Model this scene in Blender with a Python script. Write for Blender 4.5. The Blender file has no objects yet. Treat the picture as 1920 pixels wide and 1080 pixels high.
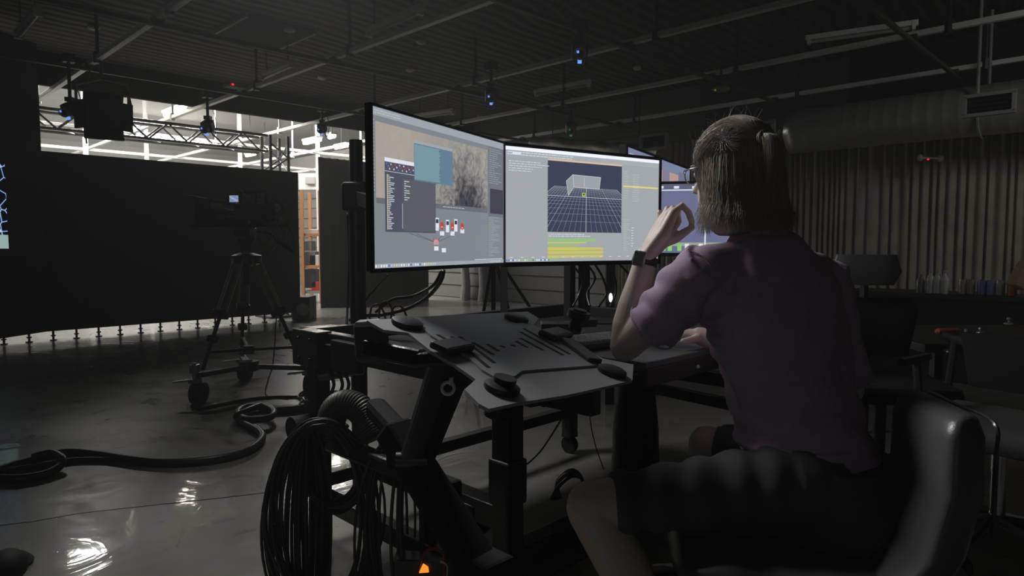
import bpy, bmesh, math, random
from mathutils import Vector, Matrix, Quaternion, noise
from mathutils.bvhtree import BVHTree
random.seed(7)
V = Vector
C = bpy.context.scene.collection
PI = math.pi
HC = 1.08; F = 1256.0; PT = math.atan(79/F)
AX = V((-.7151, .6990, 0)); BX = V((.6990, .7151, 0)); UP = V((0, 0, 1))

# ------------------------------------------------------------ camera frame helpers
def ray(px, py):
    dx = (px-960)/F; dy = (540-py)/F
    return V((dx, math.cos(PT)+dy*math.sin(PT), -math.sin(PT)+dy*math.cos(PT)))
def W(px, py, Y):
    r = ray(px, py); return V((0, 0, HC)) + r*(Y/r.y)
def G(px, py, z=0.0):
    r = ray(px, py); return V((0, 0, HC)) + r*((z-HC)/r.z)
def R(a, b, z=0.0):
    return AX*a + BX*b + UP*z

# ------------------------------------------------------------ materials
MATS = {}
def mat(name, col, rough=.6, metal=0., emit=0., spec=.5, noise_amt=0., nscale=8., bump=0., bscale=40., trans=0.):
    if name in MATS: return MATS[name]
    m = bpy.data.materials.new(name); m.use_nodes = True
    nt = m.node_tree; p = nt.nodes['Principled BSDF']
    c = (col[0], col[1], col[2], 1)
    p.inputs['Base Color'].default_value = c
    p.inputs['Roughness'].default_value = rough
    p.inputs['Metallic'].default_value = metal
    p.inputs['Specular IOR Level'].default_value = spec
    if trans: p.inputs['Transmission Weight'].default_value = trans
    if emit:
        p.inputs['Emission Color'].default_value = c
        p.inputs['Emission Strength'].default_value = emit
        p.inputs['Base Color'].default_value = (.02, .02, .02, 1)
    tc = nt.nodes.new('ShaderNodeTexCoord')
    if noise_amt:
        n = nt.nodes.new('ShaderNodeTexNoise'); n.inputs['Scale'].default_value = nscale; n.inputs['Detail'].default_value = 5
        nt.links.new(tc.outputs['Object'], n.inputs['Vector'])
        mx = nt.nodes.new('ShaderNodeMix'); mx.data_type = 'RGBA'
        mx.inputs['A'].default_value = tuple(x*(1-noise_amt) for x in col)+(1,)
        mx.inputs['B'].default_value = tuple(min(1, x*(1+noise_amt)) for x in col)+(1,)
        nt.links.new(n.outputs['Fac'], mx.inputs['Factor']); nt.links.new(mx.outputs['Result'], p.inputs['Base Color'])
    if bump:
        n2 = nt.nodes.new('ShaderNodeTexNoise'); n2.inputs['Scale'].default_value = bscale; n2.inputs['Detail'].default_value = 4
        nt.links.new(tc.outputs['Object'], n2.inputs['Vector'])
        b = nt.nodes.new('ShaderNodeBump'); b.inputs['Strength'].default_value = bump; b.inputs['Distance'].default_value = .01
        nt.links.new(n2.outputs['Fac'], b.inputs['Height']); nt.links.new(b.outputs['Normal'], p.inputs['Normal'])
    MATS[name] = m; return m
def emis(name, rgb, s=1.0):
    if name in MATS: return MATS[name]
    m = bpy.data.materials.new(name); m.use_nodes = True; nt = m.node_tree
    p = nt.nodes['Principled BSDF']
    lin = [((c/255+.055)/1.055)**2.4 if c > 10 else c/255/12.92 for c in rgb]
    p.inputs['Base Color'].default_value = (.01, .01, .01, 1); p.inputs['Roughness'].default_value = .35
    p.inputs['Emission Color'].default_value = (*lin, 1); p.inputs['Emission Strength'].default_value = s
    MATS[name] = m; return m

blk = mat('black_plastic', (.03, .03, .032), .45)
blkm = mat('black_powder_coat', (.035, .035, .036), .38, bump=.1, bscale=300)
gun = mat('dark_anodised', (.05, .05, .055), .35, .6)
steel = mat('galvanised_steel', (.85, .84, .80), .45, .3, noise_amt=.2, nscale=3)
chrome = mat('chrome', (.6, .6, .6), .18, 1)
alu = mat('aluminium', (.45, .45, .46), .35, .8)
rubber = mat('rubber', (.012, .012, .012), .7)
cablem = mat('cable_jacket', (.022, .022, .023), .38)
velvet = mat('black_cloth', (.022, .022, .021), .95, spec=.1, noise_amt=.3)
ledm = mat('led_face', (.09, .09, .088), .9, spec=.08)
whitep = mat('white_paint', (.55, .54, .52), .5)
greyp = mat('grey_paint', (.25, .25, .245), .6, noise_amt=.15)
redp = mat('red_plastic', (.5, .03, .015), .4)
orangep = mat('orange_paint', (.45, .19, .06), .5)
leather = mat('black_leather', (.10, .104, .104), .33, bump=.08, bscale=180)
trayg = mat('tray_grey', (.42, .44, .46), .6, bump=.1, bscale=400)
desktop = mat('desk_laminate', (.10, .105, .11), .45)

# ------------------------------------------------------------ mesh builder
class MB:
    def __init__(s): s.bm = bmesh.new(); s.mi = 0
    def face(s, vs):
        try:
            f = s.bm.faces.new(vs); f.material_index = s.mi; return f
        except ValueError: return None
    def box(s, c, size, rot=None, bev=0.0):
        c = V(c); h = V(size)/2
        rot = rot or Matrix.Identity(3)
        if bev > 0:
            t = bmesh.new(); bmesh.ops.create_cube(t, size=1)
            for v in t.verts: v.co = V((v.co.x*size[0], v.co.y*size[1], v.co.z*size[2]))
            bmesh.ops.bevel(t, geom=list(t.edges), offset=bev, segments=2, affect='EDGES', profile=.5)
            mp = {}
            for v in t.verts: mp[v.index] = s.bm.verts.new(c + rot @ v.co)
            t.verts.index_update()
            mp = {}
            for v in list(t.verts): mp[v] = s.bm.verts.new(c + rot @ v.co)
            for f in t.faces: s.face([mp[v] for v in f.verts])
            t.free(); 
            loose = [v for v in s.bm.verts if not v.link_faces]
            bmesh.ops.delete(s.bm, geom=loose, context='VERTS')
            return s
        vs = [s.bm.verts.new(c + rot @ V((x*h.x, y*h.y, z*h.z))) for x in (-1, 1) for y in (-1, 1) for z in (-1, 1)]
        for q in ((0,1,3,2),(4,6,7,5),(0,4,5,1),(2,3,7,6),(0,2,6,4),(1,5,7,3)): s.face([vs[i] for i in q])
        return s
    def bar(s, p, q, w, h=None, up=UP, bev=0.0):
        p = V(p); q = V(q); h = h or w; d = q-p; L = d.length
        return s.box((p+q)/2, (w, L, h), frame(d, up), bev)
    def tube(s, pts, r, n=8, caps=True, r2=None, up=UP, closed=False):
        pts = [V(p) for p in pts]; N = len(pts)
        rr = r if isinstance(r, (list, tuple)) else [r]*N
        r2 = r2 if r2 is not None else rr
        r2 = r2 if isinstance(r2, (list, tuple)) else [r2]*N
        rings = []; prev = None
        for i, p in enumerate(pts):
            if closed: t = pts[(i+1) % N]-pts[i-1]
            else: t = pts[min(i+1, N-1)]-pts[max(i-1, 0)]
            if t.length < 1e-9: t = V((0, 0, 1))
            t.normalize()
            if prev is None:
                side = t.cross(V(up)); 
                if side.length < 1e-3: side = t.cross(V((1, 0, 0)))
            else: side = prev - t*prev.dot(t)
            side.normalize(); prev = side; u2 = side.cross(t)
            rings.append([s.bm.verts.new(p + side*math.cos(2*PI*k/n)*rr[i] + u2*math.sin(2*PI*k/n)*r2[i]) for k in range(n)])
        M = N if closed else N-1
        for i in range(M):
            a = rings[i]; b = rings[(i+1) % N]
            for k in range(n): s.face((a[k], a[(k+1) % n], b[(k+1) % n], b[k]))
        if caps and not closed: s.face(rings[0][::-1]); s.face(rings[-1])
        return s
    def loft(s, secs, n=24, caps=True):
        # secs: (centre, axis1*radius, axis2*radius[, squareness])
        rings = []
        for sc in secs:
            c, a, b = V(sc[0]), V(sc[1]), V(sc[2]); e = sc[3] if len(sc) > 3 else 1.0
            ring = []
            for k in range(n):
                t = 2*PI*k/n; ct, st = math.cos(t), math.sin(t)
                ring.append(s.bm.verts.new(c + a*math.copysign(abs(ct)**e, ct) + b*math.copysign(abs(st)**e, st)))
            rings.append(ring)
        for i in range(len(rings)-1):
            a, b = rings[i], rings[i+1]
            for k in range(n): s.face((a[k], a[(k+1) % n], b[(k+1) % n], b[k]))
        if caps: s.face(rings[0][::-1]); s.face(rings[-1])
        return s
    def cyl(s, p, q, r, n=16, r2=None):
        return s.tube([p, q], [r, r2 if r2 is not None else r], n, r2=[r, r2 if r2 is not None else r])
    def lathe(s, base, prof, n=20, axis=UP):
        axis = V(axis).normalized(); q = UP.rotation_difference(axis)
        rings = []
        for (r, z) in prof:
            rings.append([s.bm.verts.new(V(base) + q @ V((r*math.cos(2*PI*k/n), r*math.sin(2*PI*k/n), z))) for k in range(n)])
        for i in range(len(rings)-1):
            a, b = rings[i], rings[i+1]
            for k in range(n): s.face((a[k], a[(k+1) % n], b[(k+1) % n], b[k]))
        s.face(rings[0][::-1]); s.face(rings[-1]); return s
    def ell(s, c, rad, rot=None, n=16, m=10):
        rot = rot or Matrix.Identity(3); c = V(c)
        prof = []
        rings = []
        top = s.bm.verts.new(c + rot @ V((0, 0, rad[2]))); bot = s.bm.verts.new(c + rot @ V((0, 0, -rad[2])))
        for i in range(1, m):
            ph = PI*i/m
            rings.append([s.bm.verts.new(c + rot @ V((rad[0]*math.sin(ph)*math.cos(2*PI*k/n), rad[1]*math.sin(ph)*math.sin(2*PI*k/n), rad[2]*math.cos(ph)))) for k in range(n)])
        for k in range(n):
            s.face((top, rings[0][k], rings[0][(k+1) % n])); s.face((bot, rings[-1][(k+1) % n], rings[-1][k]))
        for i in range(len(rings)-1):
            for k in range(n): s.face((rings[i][k], rings[i+1][k], rings[i+1][(k+1) % n], rings[i][(k+1) % n]))
        return s
    def prism(s, pts2, o, ex, ey, thick, en):
        # outline in 2d (ex,ey), extruded by thick along en
        o, ex, ey, en = V(o), V(ex), V(ey), V(en)
        a = [s.bm.verts.new(o+ex*x+ey*y) for x, y in pts2]; b = [s.bm.verts.new(o+ex*x+ey*y+en*thick) for x, y in pts2]
        s.face(a[::-1]); s.face(b)
        for i in range(len(a)):
            j = (i+1) % len(a); s.face((a[i], a[j], b[j], b[i]))
        return s
    def build(s, name, mats, parent=None, smooth=False, auto=True):
        if not isinstance(mats, (list, tuple)): mats = [mats]
        bmesh.ops.recalc_face_normals(s.bm, faces=s.bm.faces)
        root = parent
        while root is not None and root.parent is not None: root = root.parent
        if root is not None: off = V(root.location)
        else:
            xs = [v.co for v in s.bm.verts]
            off = V((sum(v.x for v in xs)/len(xs), sum(v.y for v in xs)/len(xs), min(v.z for v in xs)))
        bmesh.ops.translate(s.bm, vec=-off, verts=s.bm.verts)
        me = bpy.data.meshes.new(name); s.bm.to_mesh(me); s.bm.free()
        for m in mats: me.materials.append(m)
        if smooth:
            for p in me.polygons: p.use_smooth = True
            if auto:
                try: me.set_sharp_from_angle(angle=math.radians(38))
                except Exception: pass
        o = bpy.data.objects.new(name, me); C.objects.link(o)
        if parent is not None: o.parent = parent
        else: o.location = off
        return o
def frame(d, up=UP):
    y = V(d).normalized(); x = y.cross(V(up))
    if x.length < 1e-4: x = y.cross(V((1, 0, 0)))
    x.normalize(); z = x.cross(y)
    return Matrix((x, y, z)).transposed()
ROOM = Matrix((BX, AX, UP)).transposed()     # local x along B, y along A
def cr(pts, k=6, closed=False):              # Catmull-Rom
    pts = [V(p) for p in pts]; N = len(pts); out = []
    rng = range(N) if closed else range(N-1)
    for i in rng:
        if closed: p0, p1, p2, p3 = pts[i-1], pts[i], pts[(i+1) % N], pts[(i+2) % N]
        else: p0, p1, p2, p3 = pts[max(i-1, 0)], pts[i], pts[i+1], pts[min(i+2, N-1)]
        for j in range(k):
            t = j/k
            out.append(.5*((2*p1)+(-p0+p2)*t+(2*p0-5*p1+4*p2-p3)*t*t+(-p0+3*p1-3*p2+p3)*t**3))
    if not closed: out.append(pts[-1])
    return out
def tag(o, label, cat, group=None, kind=None):
    if label: o['label'] = label
    if cat: o['category'] = cat
    if group: o['group'] = group
    if kind: o['kind'] = kind
    return o
def thing(name, loc, label, cat, group=None):
    o = bpy.data.objects.new(name, None); C.objects.link(o); o.location = V(loc); o.empty_display_size = .1
    return tag(o, label, cat, group)
def struct(o): o['kind'] = 'structure'; return o
def voxel(o, size, smooth_iter=0):
    m = o.modifiers.new('r', 'REMESH'); m.mode = 'VOXEL'; m.voxel_size = size; m.use_smooth_shade = True
    if smooth_iter:
        s = o.modifiers.new('s', 'SMOOTH'); s.iterations = smooth_iter; s.factor = .5
    bpy.context.view_layer.update()
    dg = bpy.context.evaluated_depsgraph_get()
    me = bpy.data.meshes.new_from_object(o.evaluated_get(dg))
    o.modifiers.clear(); old = o.data; o.data = me
    if not len(me.materials):
        for mm in old.materials: me.materials.append(mm)
    for p in me.polygons: p.use_smooth = True
    return o

# ============================================================ CAMERA / WORLD
cam = bpy.data.cameras.new('camera'); co = bpy.data.objects.new('camera', cam); C.objects.link(co)
cam.sensor_width = 36; cam.lens = F/1920*36; cam.clip_start = .05
co.location = (0, 0, HC); co.rotation_euler = (PI/2-PT, 0, 0)
bpy.context.scene.camera = co
sc = bpy.context.scene
sc.view_settings.view_transform = 'Standard'; sc.view_settings.look = 'None'
sc.view_settings.exposure = 0; sc.view_settings.gamma = 1
w = bpy.data.worlds.new('world'); sc.world = w; w.use_nodes = True
w.node_tree.nodes['Background'].inputs[0].default_value = (.95, 1, 1, 1)
w.node_tree.nodes['Background'].inputs[1].default_value = .0
vs_ = w.node_tree.nodes.new('ShaderNodeVolumeScatter'); vs_.inputs['Density'].default_value = .0105; vs_.inputs['Anisotropy'].default_value = .2  # thin haze added to the air to lift the blacks
w.node_tree.links.new(vs_.outputs[0], w.node_tree.nodes['World Output'].inputs['Volume'])

# ============================================================ ROOM SHELL
CZ = 3.48; GZ = 2.98; LEDA = 9.04
def floor_mat():
    m = bpy.data.materials.new('polished_concrete'); m.use_nodes = True; nt = m.node_tree; p = nt.nodes['Principled BSDF']
    tc = nt.nodes.new('ShaderNodeTexCoord')
    def nz(scale, det, dist=0):
        n = nt.nodes.new('ShaderNodeTexNoise'); n.inputs['Scale'].default_value = scale; n.inputs['Detail'].default_value = det
        n.inputs['Distortion'].default_value = dist; nt.links.new(tc.outputs['Object'], n.inputs['Vector']); return n
    n1 = nz(.9, 8, .6); n2 = nz(5, 6, 1.2); n3 = nz(2.2, 4, 2.5)
    r = nt.nodes.new('ShaderNodeValToRGB'); r.color_ramp.elements[0].position = .3; r.color_ramp.elements[1].position = .75
    r.color_ramp.elements[0].color = (.12, .12, .11, 1); r.color_ramp.elements[1].color = (.26, .257, .236, 1)
    mx = nt.nodes.new('ShaderNodeMath'); mx.operation = 'ADD'
    ms = nt.nodes.new('ShaderNodeMath'); ms.operation = 'MULTIPLY'; ms.inputs[1].default_value = .5
    nt.links.new(n1.outputs['Fac'], mx.inputs[0]); nt.links.new(n2.outputs['Fac'], mx.inputs[1]); nt.links.new(mx.outputs[0], ms.inputs[0])
    nt.links.new(ms.outputs[0], r.inputs[0]); nt.links.new(r.outputs[0], p.inputs['Base Color'])
    rr = nt.nodes.new('ShaderNodeMapRange'); rr.inputs['From Min'].default_value = .3; rr.inputs['From Max'].default_value = .7
    rr.inputs['To Min'].default_value = .25; rr.inputs['To Max'].default_value = .42
    nt.links.new(n2.outputs['Fac'], rr.inputs['Value']); nt.links.new(rr.outputs[0], p.inputs['Roughness'])
    b = nt.nodes.new('ShaderNodeBump'); b.inputs['Strength'].default_value = .10; b.inputs['Distance'].default_value = .02
    nt.links.new(n3.outputs['Fac'], b.inputs['Height']); nt.links.new(b.outputs['Normal'], p.inputs['Normal'])
    nt.links.new(b.outputs['Normal'], p.inputs['Coat Normal'])
    p.inputs['Specular IOR Level'].default_value = .3; p.inputs['Coat Weight'].default_value = .35; p.inputs['Coat Roughness'].default_value = .05
    return m
fl = MB(); fl.box(R(8, 4, -.05), (34, 36, .1), ROOM); struct(fl.build('floor', floor_mat()))
def ceil_mat():
    m = bpy.data.materials.new('ceiling_insulation'); m.use_nodes = True; nt = m.node_tree; p = nt.nodes['Principled BSDF']
    tc = nt.nodes.new('ShaderNodeTexCoord')
    mp = nt.nodes.new('ShaderNodeMapping'); mp.inputs['Rotation'].default_value = (0, 0, math.radians(-45.6-4))
    nt.links.new(tc.outputs['Object'], mp.inputs['Vector'])
    wv = nt.nodes.new('ShaderNodeTexWave'); wv.wave_type = 'BANDS'; wv.bands_direction = 'Y'
    wv.inputs['Scale'].default_value = 1.9; wv.inputs['Distortion'].default_value = 7; wv.inputs['Detail'].default_value = 4; wv.inputs['Detail Scale'].default_value = .45
    nt.links.new(mp.outputs[0], wv.inputs['Vector'])
    r = nt.nodes.new('ShaderNodeValToRGB'); r.color_ramp.elements[0].color = (.018, .018, .017, 1); r.color_ramp.elements[1].color = (.052, .05, .046, 1)
    r.color_ramp.elements[0].position = .1; r.color_ramp.elements[1].position = .55
    nt.links.new(wv.outputs['Fac'], r.inputs[0]); nt.links.new(r.outputs[0], p.inputs['Base Color'])
    b = nt.nodes.new('ShaderNodeBump'); b.inputs['Strength'].default_value = .5; b.inputs['Distance'].default_value = .06
    nt.links.new(wv.outputs['Fac'], b.inputs['Height']); nt.links.new(b.outputs['Normal'], p.inputs['Normal'])
    p.inputs['Roughness'].default_value = .85
    return m
cm = ceil_mat()
b_ = MB(); b_.box(R(2.8, 2.5, CZ+.05), (15, 14.6, .1), ROOM); struct(b_.build('ceiling', cm))
SOFA = 10.1
b_ = MB(); b_.box(R(SOFA, 2.5, 3.55), (15, .08, .95), ROOM); struct(b_.build('trim_1', velvet))
lg = mat('pale_ceiling', (.30, .30, .29), .8, noise_amt=.2, nscale=1.5)
b_ = MB(); b_.box(R(18, 3, 4.3), (26, 15.7, .1), ROOM); struct(b_.build('ceiling_far', lg))
wf = mat('far_wall_paint', (.36, .36, .35), .8, noise_amt=.1, nscale=1)
b_ = MB(); b_.box(R(24, 3, 2.15), (26, .2, 4.3), ROOM); struct(b_.build('wall_far', wf))
# side wall with horizontal cladding (direction A) at b = 9.2
def siding():
    m = bpy.data.materials.new('grey_cladding'); m.use_nodes = True; nt = m.node_tree; p = nt.nodes['Principled BSDF']
    p.inputs['Base Color'].default_value = (.12, .12, .115, 1); p.inputs['Roughness'].default_value = .7
    return m
b_ = MB()
wb = 9.2
prof = []
z = 0
b_.box(R(13, wb+.12, 1.75), (.2, 20, 3.5), ROOM)
for k in range(12):
    z0 = .0+k*.26
    b_.prism([(0, z0), (0, z0+.245), (-.018, z0+.235), (-.03, z0+.012)], R(5.0, wb+.02, 0), BX, UP, 18, AX)
struct(b_.build('wall_right', siding()))
b_ = MB(); b_.box(R(1, wb+.12, 1.75), (.2, 8.2, 3.5), ROOM); struct(b_.build('wall_right_near', mat('black_wall', (.012, .012, .012), .9)))
# floor joint crack
b_ = MB(); q = [G(-60, 992), G(60, 978), G(150, 962), G(260, 950), G(430, 932), G(520, 921)]
for i in range(len(q)-1):
    b_.bar(q[i]+UP*.0008, q[i+1]+UP*.0008, .007, .0016)
struct(b_.build('trim_2', mat('joint_filler', (.03, .03, .03), .35)))

# ============================================================ LED WALL
led = thing('led_wall', R(LEDA, 3.2, 0), 'huge matt black video wall raised on short feet across the back left', 'video wall')
ledL, ledR = 1.2, 4.82
zb, zt = .11, 2.14
b_ = MB()
n = 8
for i in range(n):
    for j in range(4):
        w0 = (ledR-ledL)/n; h0 = (zt-zb)/4
        b_.box(R(LEDA+.04, ledL+w0*(i+.5), zb+h0*(j+.5)), (w0-.002, .08, h0-.002), ROOM)
b_.box(R(LEDA+.045, (ledL+ledR)/2, (zb+zt)/2), (ledR-ledL-.01, .06, zt-zb-.01), ROOM)
b_.build('panel_face', ledm, led)
for i in range(16):
    x = ledL+.12+i*(ledR-ledL-.2)/15
    b_ = MB(); b_.cyl(R(LEDA+.03, x, 0), R(LEDA+.03, x, .12), .012); b_.cyl(R(LEDA+.03, x, 0), R(LEDA+.03, x, .015), .035); b_.cyl(R(LEDA+.03, x, .05), R(LEDA+.03, x, .065), .025)
    b_.build('levelling_foot', gun, led)
# side wing
c0 = W(85, 461, 7.5); wd = V((-.147, -1, 0)).normalized()
wing = thing('video_wing', c0+wd*.8-UP*c0.z, 'tall black side screen at the far left edge showing a glowing blue and white image', 'video wall')
b_ = MB(); wt = 1.08+371/F*7.5
fr = frame(wd)
nrm = V((wd.y, -wd.x, 0))
if nrm.dot(-c0) < 0: nrm = -nrm
b_.prism([(0, .12), (2.2, .12), (2.2, wt), (0, wt)], c0-UP*c0.z, wd, UP, .08, -nrm)
b_.build('panel_face', ledm, wing)
# lit picture on wing
def lit_mat():
    m = bpy.data.materials.new('lit_picture'); m.use_nodes = True; nt = m.node_tree; p = nt.nodes['Principled BSDF']
    tc = nt.nodes.new('ShaderNodeTexCoord'); vo = nt.nodes.new('ShaderNodeTexVoronoi'); vo.feature = 'DISTANCE_TO_EDGE'; vo.inputs['Scale'].default_value = 9
    no = nt.nodes.new('ShaderNodeTexNoise'); no.inputs['Scale'].default_value = 5
    nt.links.new(tc.outputs['Object'], vo.inputs['Vector']); nt.links.new(tc.outputs['Object'], no.inputs['Vector'])
    r = nt.nodes.new('ShaderNodeValToRGB'); r.color_ramp.elements[0].color = (.6, .8, .9, 1); r.color_ramp.elements[1].color = (0, 0, .002, 1); r.color_ramp.elements[1].position = .09
    e = r.color_ramp.elements.new(.04); e.color = (.02, .06, .3, 1)
    nt.links.new(vo.outputs['Distance'], r.inputs[0]); nt.links.new(r.outputs[0], p.inputs['Emission Color']); p.inputs['Emission Strength'].default_value = 1.0
    p.inputs['Base Color'].default_value = (0.01, .01, .01, 1)
    return m
s0 = (c0.x+wd.x*0)
def wing_s(px):
    r = ray(px, 461); # solve c0+wd*s on ray
    k = r.x/r.y; return (k*c0.y-c0.x)/(wd.x-k*wd.y)
s15 = wing_s(15); Yw = c0.y+wd.y*s15
zt_, zb_ = W(15, 305, Yw).z, W(15, 466, Yw).z
b_ = MB(); b_.prism([(s15, zb_), (s15+.9, zb_), (s15+.9, zt_), (s15, zt_)], c0-UP*c0.z+nrm*.002, wd, UP, .003, nrm)
b_.build('lit_picture', lit_mat(), wing)
b_ = MB()
for (x0, y0, x1, y1) in [(0, .97, .05, .965), (.1, .93, .0, .92)]:
    pass
b_.prism([(s15, zb_), (s15+.9, zb_), (s15+.9, zb_+.16*(zt_-zb_)), (s15, zb_+.16*(zt_-zb_))], c0-UP*c0.z+nrm*.006, wd, UP, .002, nrm)
b_.build('lit_picture_foot', emis('teal_white', (150, 175, 170), 1), wing)

# ============================================================ CURTAINS
def pleat(name, a0, b0, dir_, L, z0, z1, amp, wl, m, label, seed=0, cat='curtain', group=None, th=.0):
    random.seed(seed); b_ = MB(); bm = b_.bm
    n = int(L/wl*8); cols = []; nv = V((dir_.y, -dir_.x, 0))
    rr = [random.uniform(.4, 1.5) for _ in range(n+9)]; ph = 0
    for i in range(n+1):
        s = L*i/n; ph += 2*PI/8*rr[i//8]
        off = amp*math.sin(ph)
        col = []
        for j in range(7):
            zz = z0+(z1-z0)*j/6
            p = R(a0, b0)+dir_*s + nv*(off*(1+.12*math.sin(j*1.7+i*.05)))
            col.append((bm.verts.new(V((p.x, p.y, zz))), bm.verts.new(V((p.x, p.y, zz))+nv*.012)))
        cols.append(col)
    for i in range(n):
        for j in range(6):
            for q in (0, 1): b_.face((cols[i][j][q], cols[i+1][j][q], cols[i+1][j+1][q], cols[i][j+1][q]))
    o = b_.build(name, m, smooth=True, auto=False); tag(o, label, cat, group); return o
pleat('black_drape', 10.5, 5.97, BX, 2.4, .0, 2.6, .035, .14, velvet, 'black floor-length drape right of the bright doorway gap', 3)
drapem = mat('grey_brown_drape', (.34, .325, .28), .9, spec=.15, noise_amt=.45, nscale=3)
pleat('pleated_curtain', 6.4, 8.95, -AX, 8.4, .02, 2.62, .032, .085, drapem, 'long pleated grey brown curtain hanging along the right wall behind the person', 5)

# ============================================================ CEILING GRID
pi_ = 0
def pipe(p, q, r, lab, m=steel):
    t = thing('ceiling_pipe', (V(p)+V(q))/2, lab, 'pipe', 'steel pipes of the overhead grid')
    b_ = MB(); b_.bar(p, q, r*2, r*2*.9, bev=.006); b_.build('rail', m, t)
    return t
AP = [2.02, 3.68, 5.35, 6.94, 8.6]
BP = [1.73, 3.68, 6.1, 8.14]
ordn = ['overhead steel pipe running at the far left, passing over the hanging barn door light', 'overhead steel pipe second from the left, running away to the bright doorway',
        'overhead steel pipe crossing just above the left monitor top', 'overhead steel pipe crossing above the middle monitor, fourth from the left',
        'overhead steel pipe nearest the right wall duct']
pipes = []
for k, b in enumerate(AP):
    t = pipe(R(-2, b, GZ), R(22, b, GZ), .028, ordn[k]); pipes.append(t)
    for a in BP+[10.9, 13.5]:
        b_ = MB(); p0 = R(a-.28, b, GZ)
        top = CZ if a < SOFA else 4.25
        b_.cyl(p0, V((p0.x, p0.y, top)), .017, 8); b_.cyl(p0-UP*.05, p0+UP*.06, .04, 8)
        b_.build('hanger_rod', steel if a > SOFA else gun, t)
ordb = ['dark cross pipe of the overhead grid nearest the camera at top right', 'dark cross pipe passing above the person and middle monitor',
        'dark cross pipe crossing the ceiling over the left monitor', 'dark cross pipe farthest back, in front of the black header cloth']
dpipe = mat('dark_pipe', (.12, .118, .11), .5, .5)
for k, a in enumerate(BP):
    t = pipe(R(a, -3, GZ-.06), R(a, 8.9, GZ-.06), .021, ordb[k], dpipe)
    for b in AP:
        b_ = MB(); b_.box(R(a, b, GZ-.03), (.09, .09, .05), ROOM, .008); b_.build('clamp', gun, t)
# far room pipes
for k, a in enumerate([12.4, 15.2, 18.5]):
    pipe(R(a, -3, 3.02-.06), R(a, 9, 2.96), .03, ['pale cross pipe in the bright area just behind the black wall', 'pale cross pipe in the bright area, middle distance', 'pale cross pipe in the bright area, farthest back'][k], whitep)
far_pipes = [(4.0, 3.35), (5.2, 3.3)]
# fluorescent fixtures (unlit) in the hall
def fixture(p, q, lab):
    t = thing('batten_light', (V(p)+V(q))/2, lab, 'ceiling light', 'unlit fluorescent battens')
    b_ = MB(); b_.bar(p, q, .06, .05, bev=.006); b_.build('housing', mat('batten_white', (.75, .75, .71), .5), t)
    d = (V(q)-V(p)).normalized()
    b_ = MB(); b_.cyl(V(p)+d*.03-UP*.045, V(q)-d*.03-UP*.045, .016, 10); b_.build('tube', mat('batten_tube', (.4, .4, .38), .3), t)
    for e_, s_ in ((V(p), 1), (V(q), -1)):
        b_ = MB(); b_.bar(e_+d*s_*.02-UP*.03, e_+d*s_*.05-UP*.03, .07, .07); b_.build('end_cap', MATS['batten_white'], t)
    for f_ in (.15, .85):
        pp = V(p).lerp(V(q), f_); b_ = MB(); b_.cyl(pp, V((pp.x, pp.y, CZ)), .008, 6); b_.build('hanger', gun, t)
def H_at(px, py, z): 
    return G(px, py, z)
FZ = 3.2
for (x0, y0, x1, y1, lab) in [
    (33, 62, 72, 15, 'unlit fluorescent batten at the top left corner of the ceiling'),
    (688, 58, 792, 12, 'unlit fluorescent batten high above the left monitor'),
    (492, 141, 549, 115, 'small unlit fluorescent batten above the bright doorway'),
    (1002, 172, 1107, 152, 'unlit fluorescent batten above the middle monitor'),
    (777, 217, 852, 206, 'unlit fluorescent batten just over the top edge of the left monitor'),
    (1510, 72, 1722, 42, 'long unlit fluorescent batten above and right of the person')]:
    fixture(G(x0, y0, FZ), G(x1, y1, FZ), lab)
# smoke detectors etc
for i, (px, py, lab) in enumerate([(543, 51, 'white round detector on the ceiling near the dark hatch'), (790, 74, 'white round detector under the long batten'), (769, 127, 'white round detector above the left monitor'),
        (604, 142, 'white round detector near the second pipe'), (1075, 183, 'white round detector above the middle monitor'), (900, 216, 'white round detector low over the left monitor corner'), (1195, 124, 'pale square detector right of the hanging camera'),
        (175, 47, 'white round detector at the upper left with a cable hanging from it'), (1175, 212, 'small pale detector above the middle monitor right corner')]):
    p = G(px, py, CZ); b_ = MB(); b_.lathe(p, [(.02, 0), (.055, -.005), (.06, -.03), (.05, -.045), (.02, -.055)]); o = b_.build('ceiling_detector', whitep, smooth=True)
    tag(o, lab, 'detector', 'ceiling detectors')
# hatch
b_ = MB(); p = G(490, 60, CZ); b_.box(p-UP*.01, (.75, 1.0, .03), ROOM); o = b_.build('ceiling_hatch', mat('hatch_black', (.006, .006, .006), .9))
tag(o, 'black square opening panel in the ceiling with pale side battens', 'hatch')
for s_, nm in ((-1, 0), (1, 0)):
    b_ = MB(); b_.box(p+BX*s_*.39-UP*.02, (.03, 1.0, .05), ROOM); b_.build('side_batten', greyp, o).location = V((0, 0, 0))
for ch in list(o.children):
    pass
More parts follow.
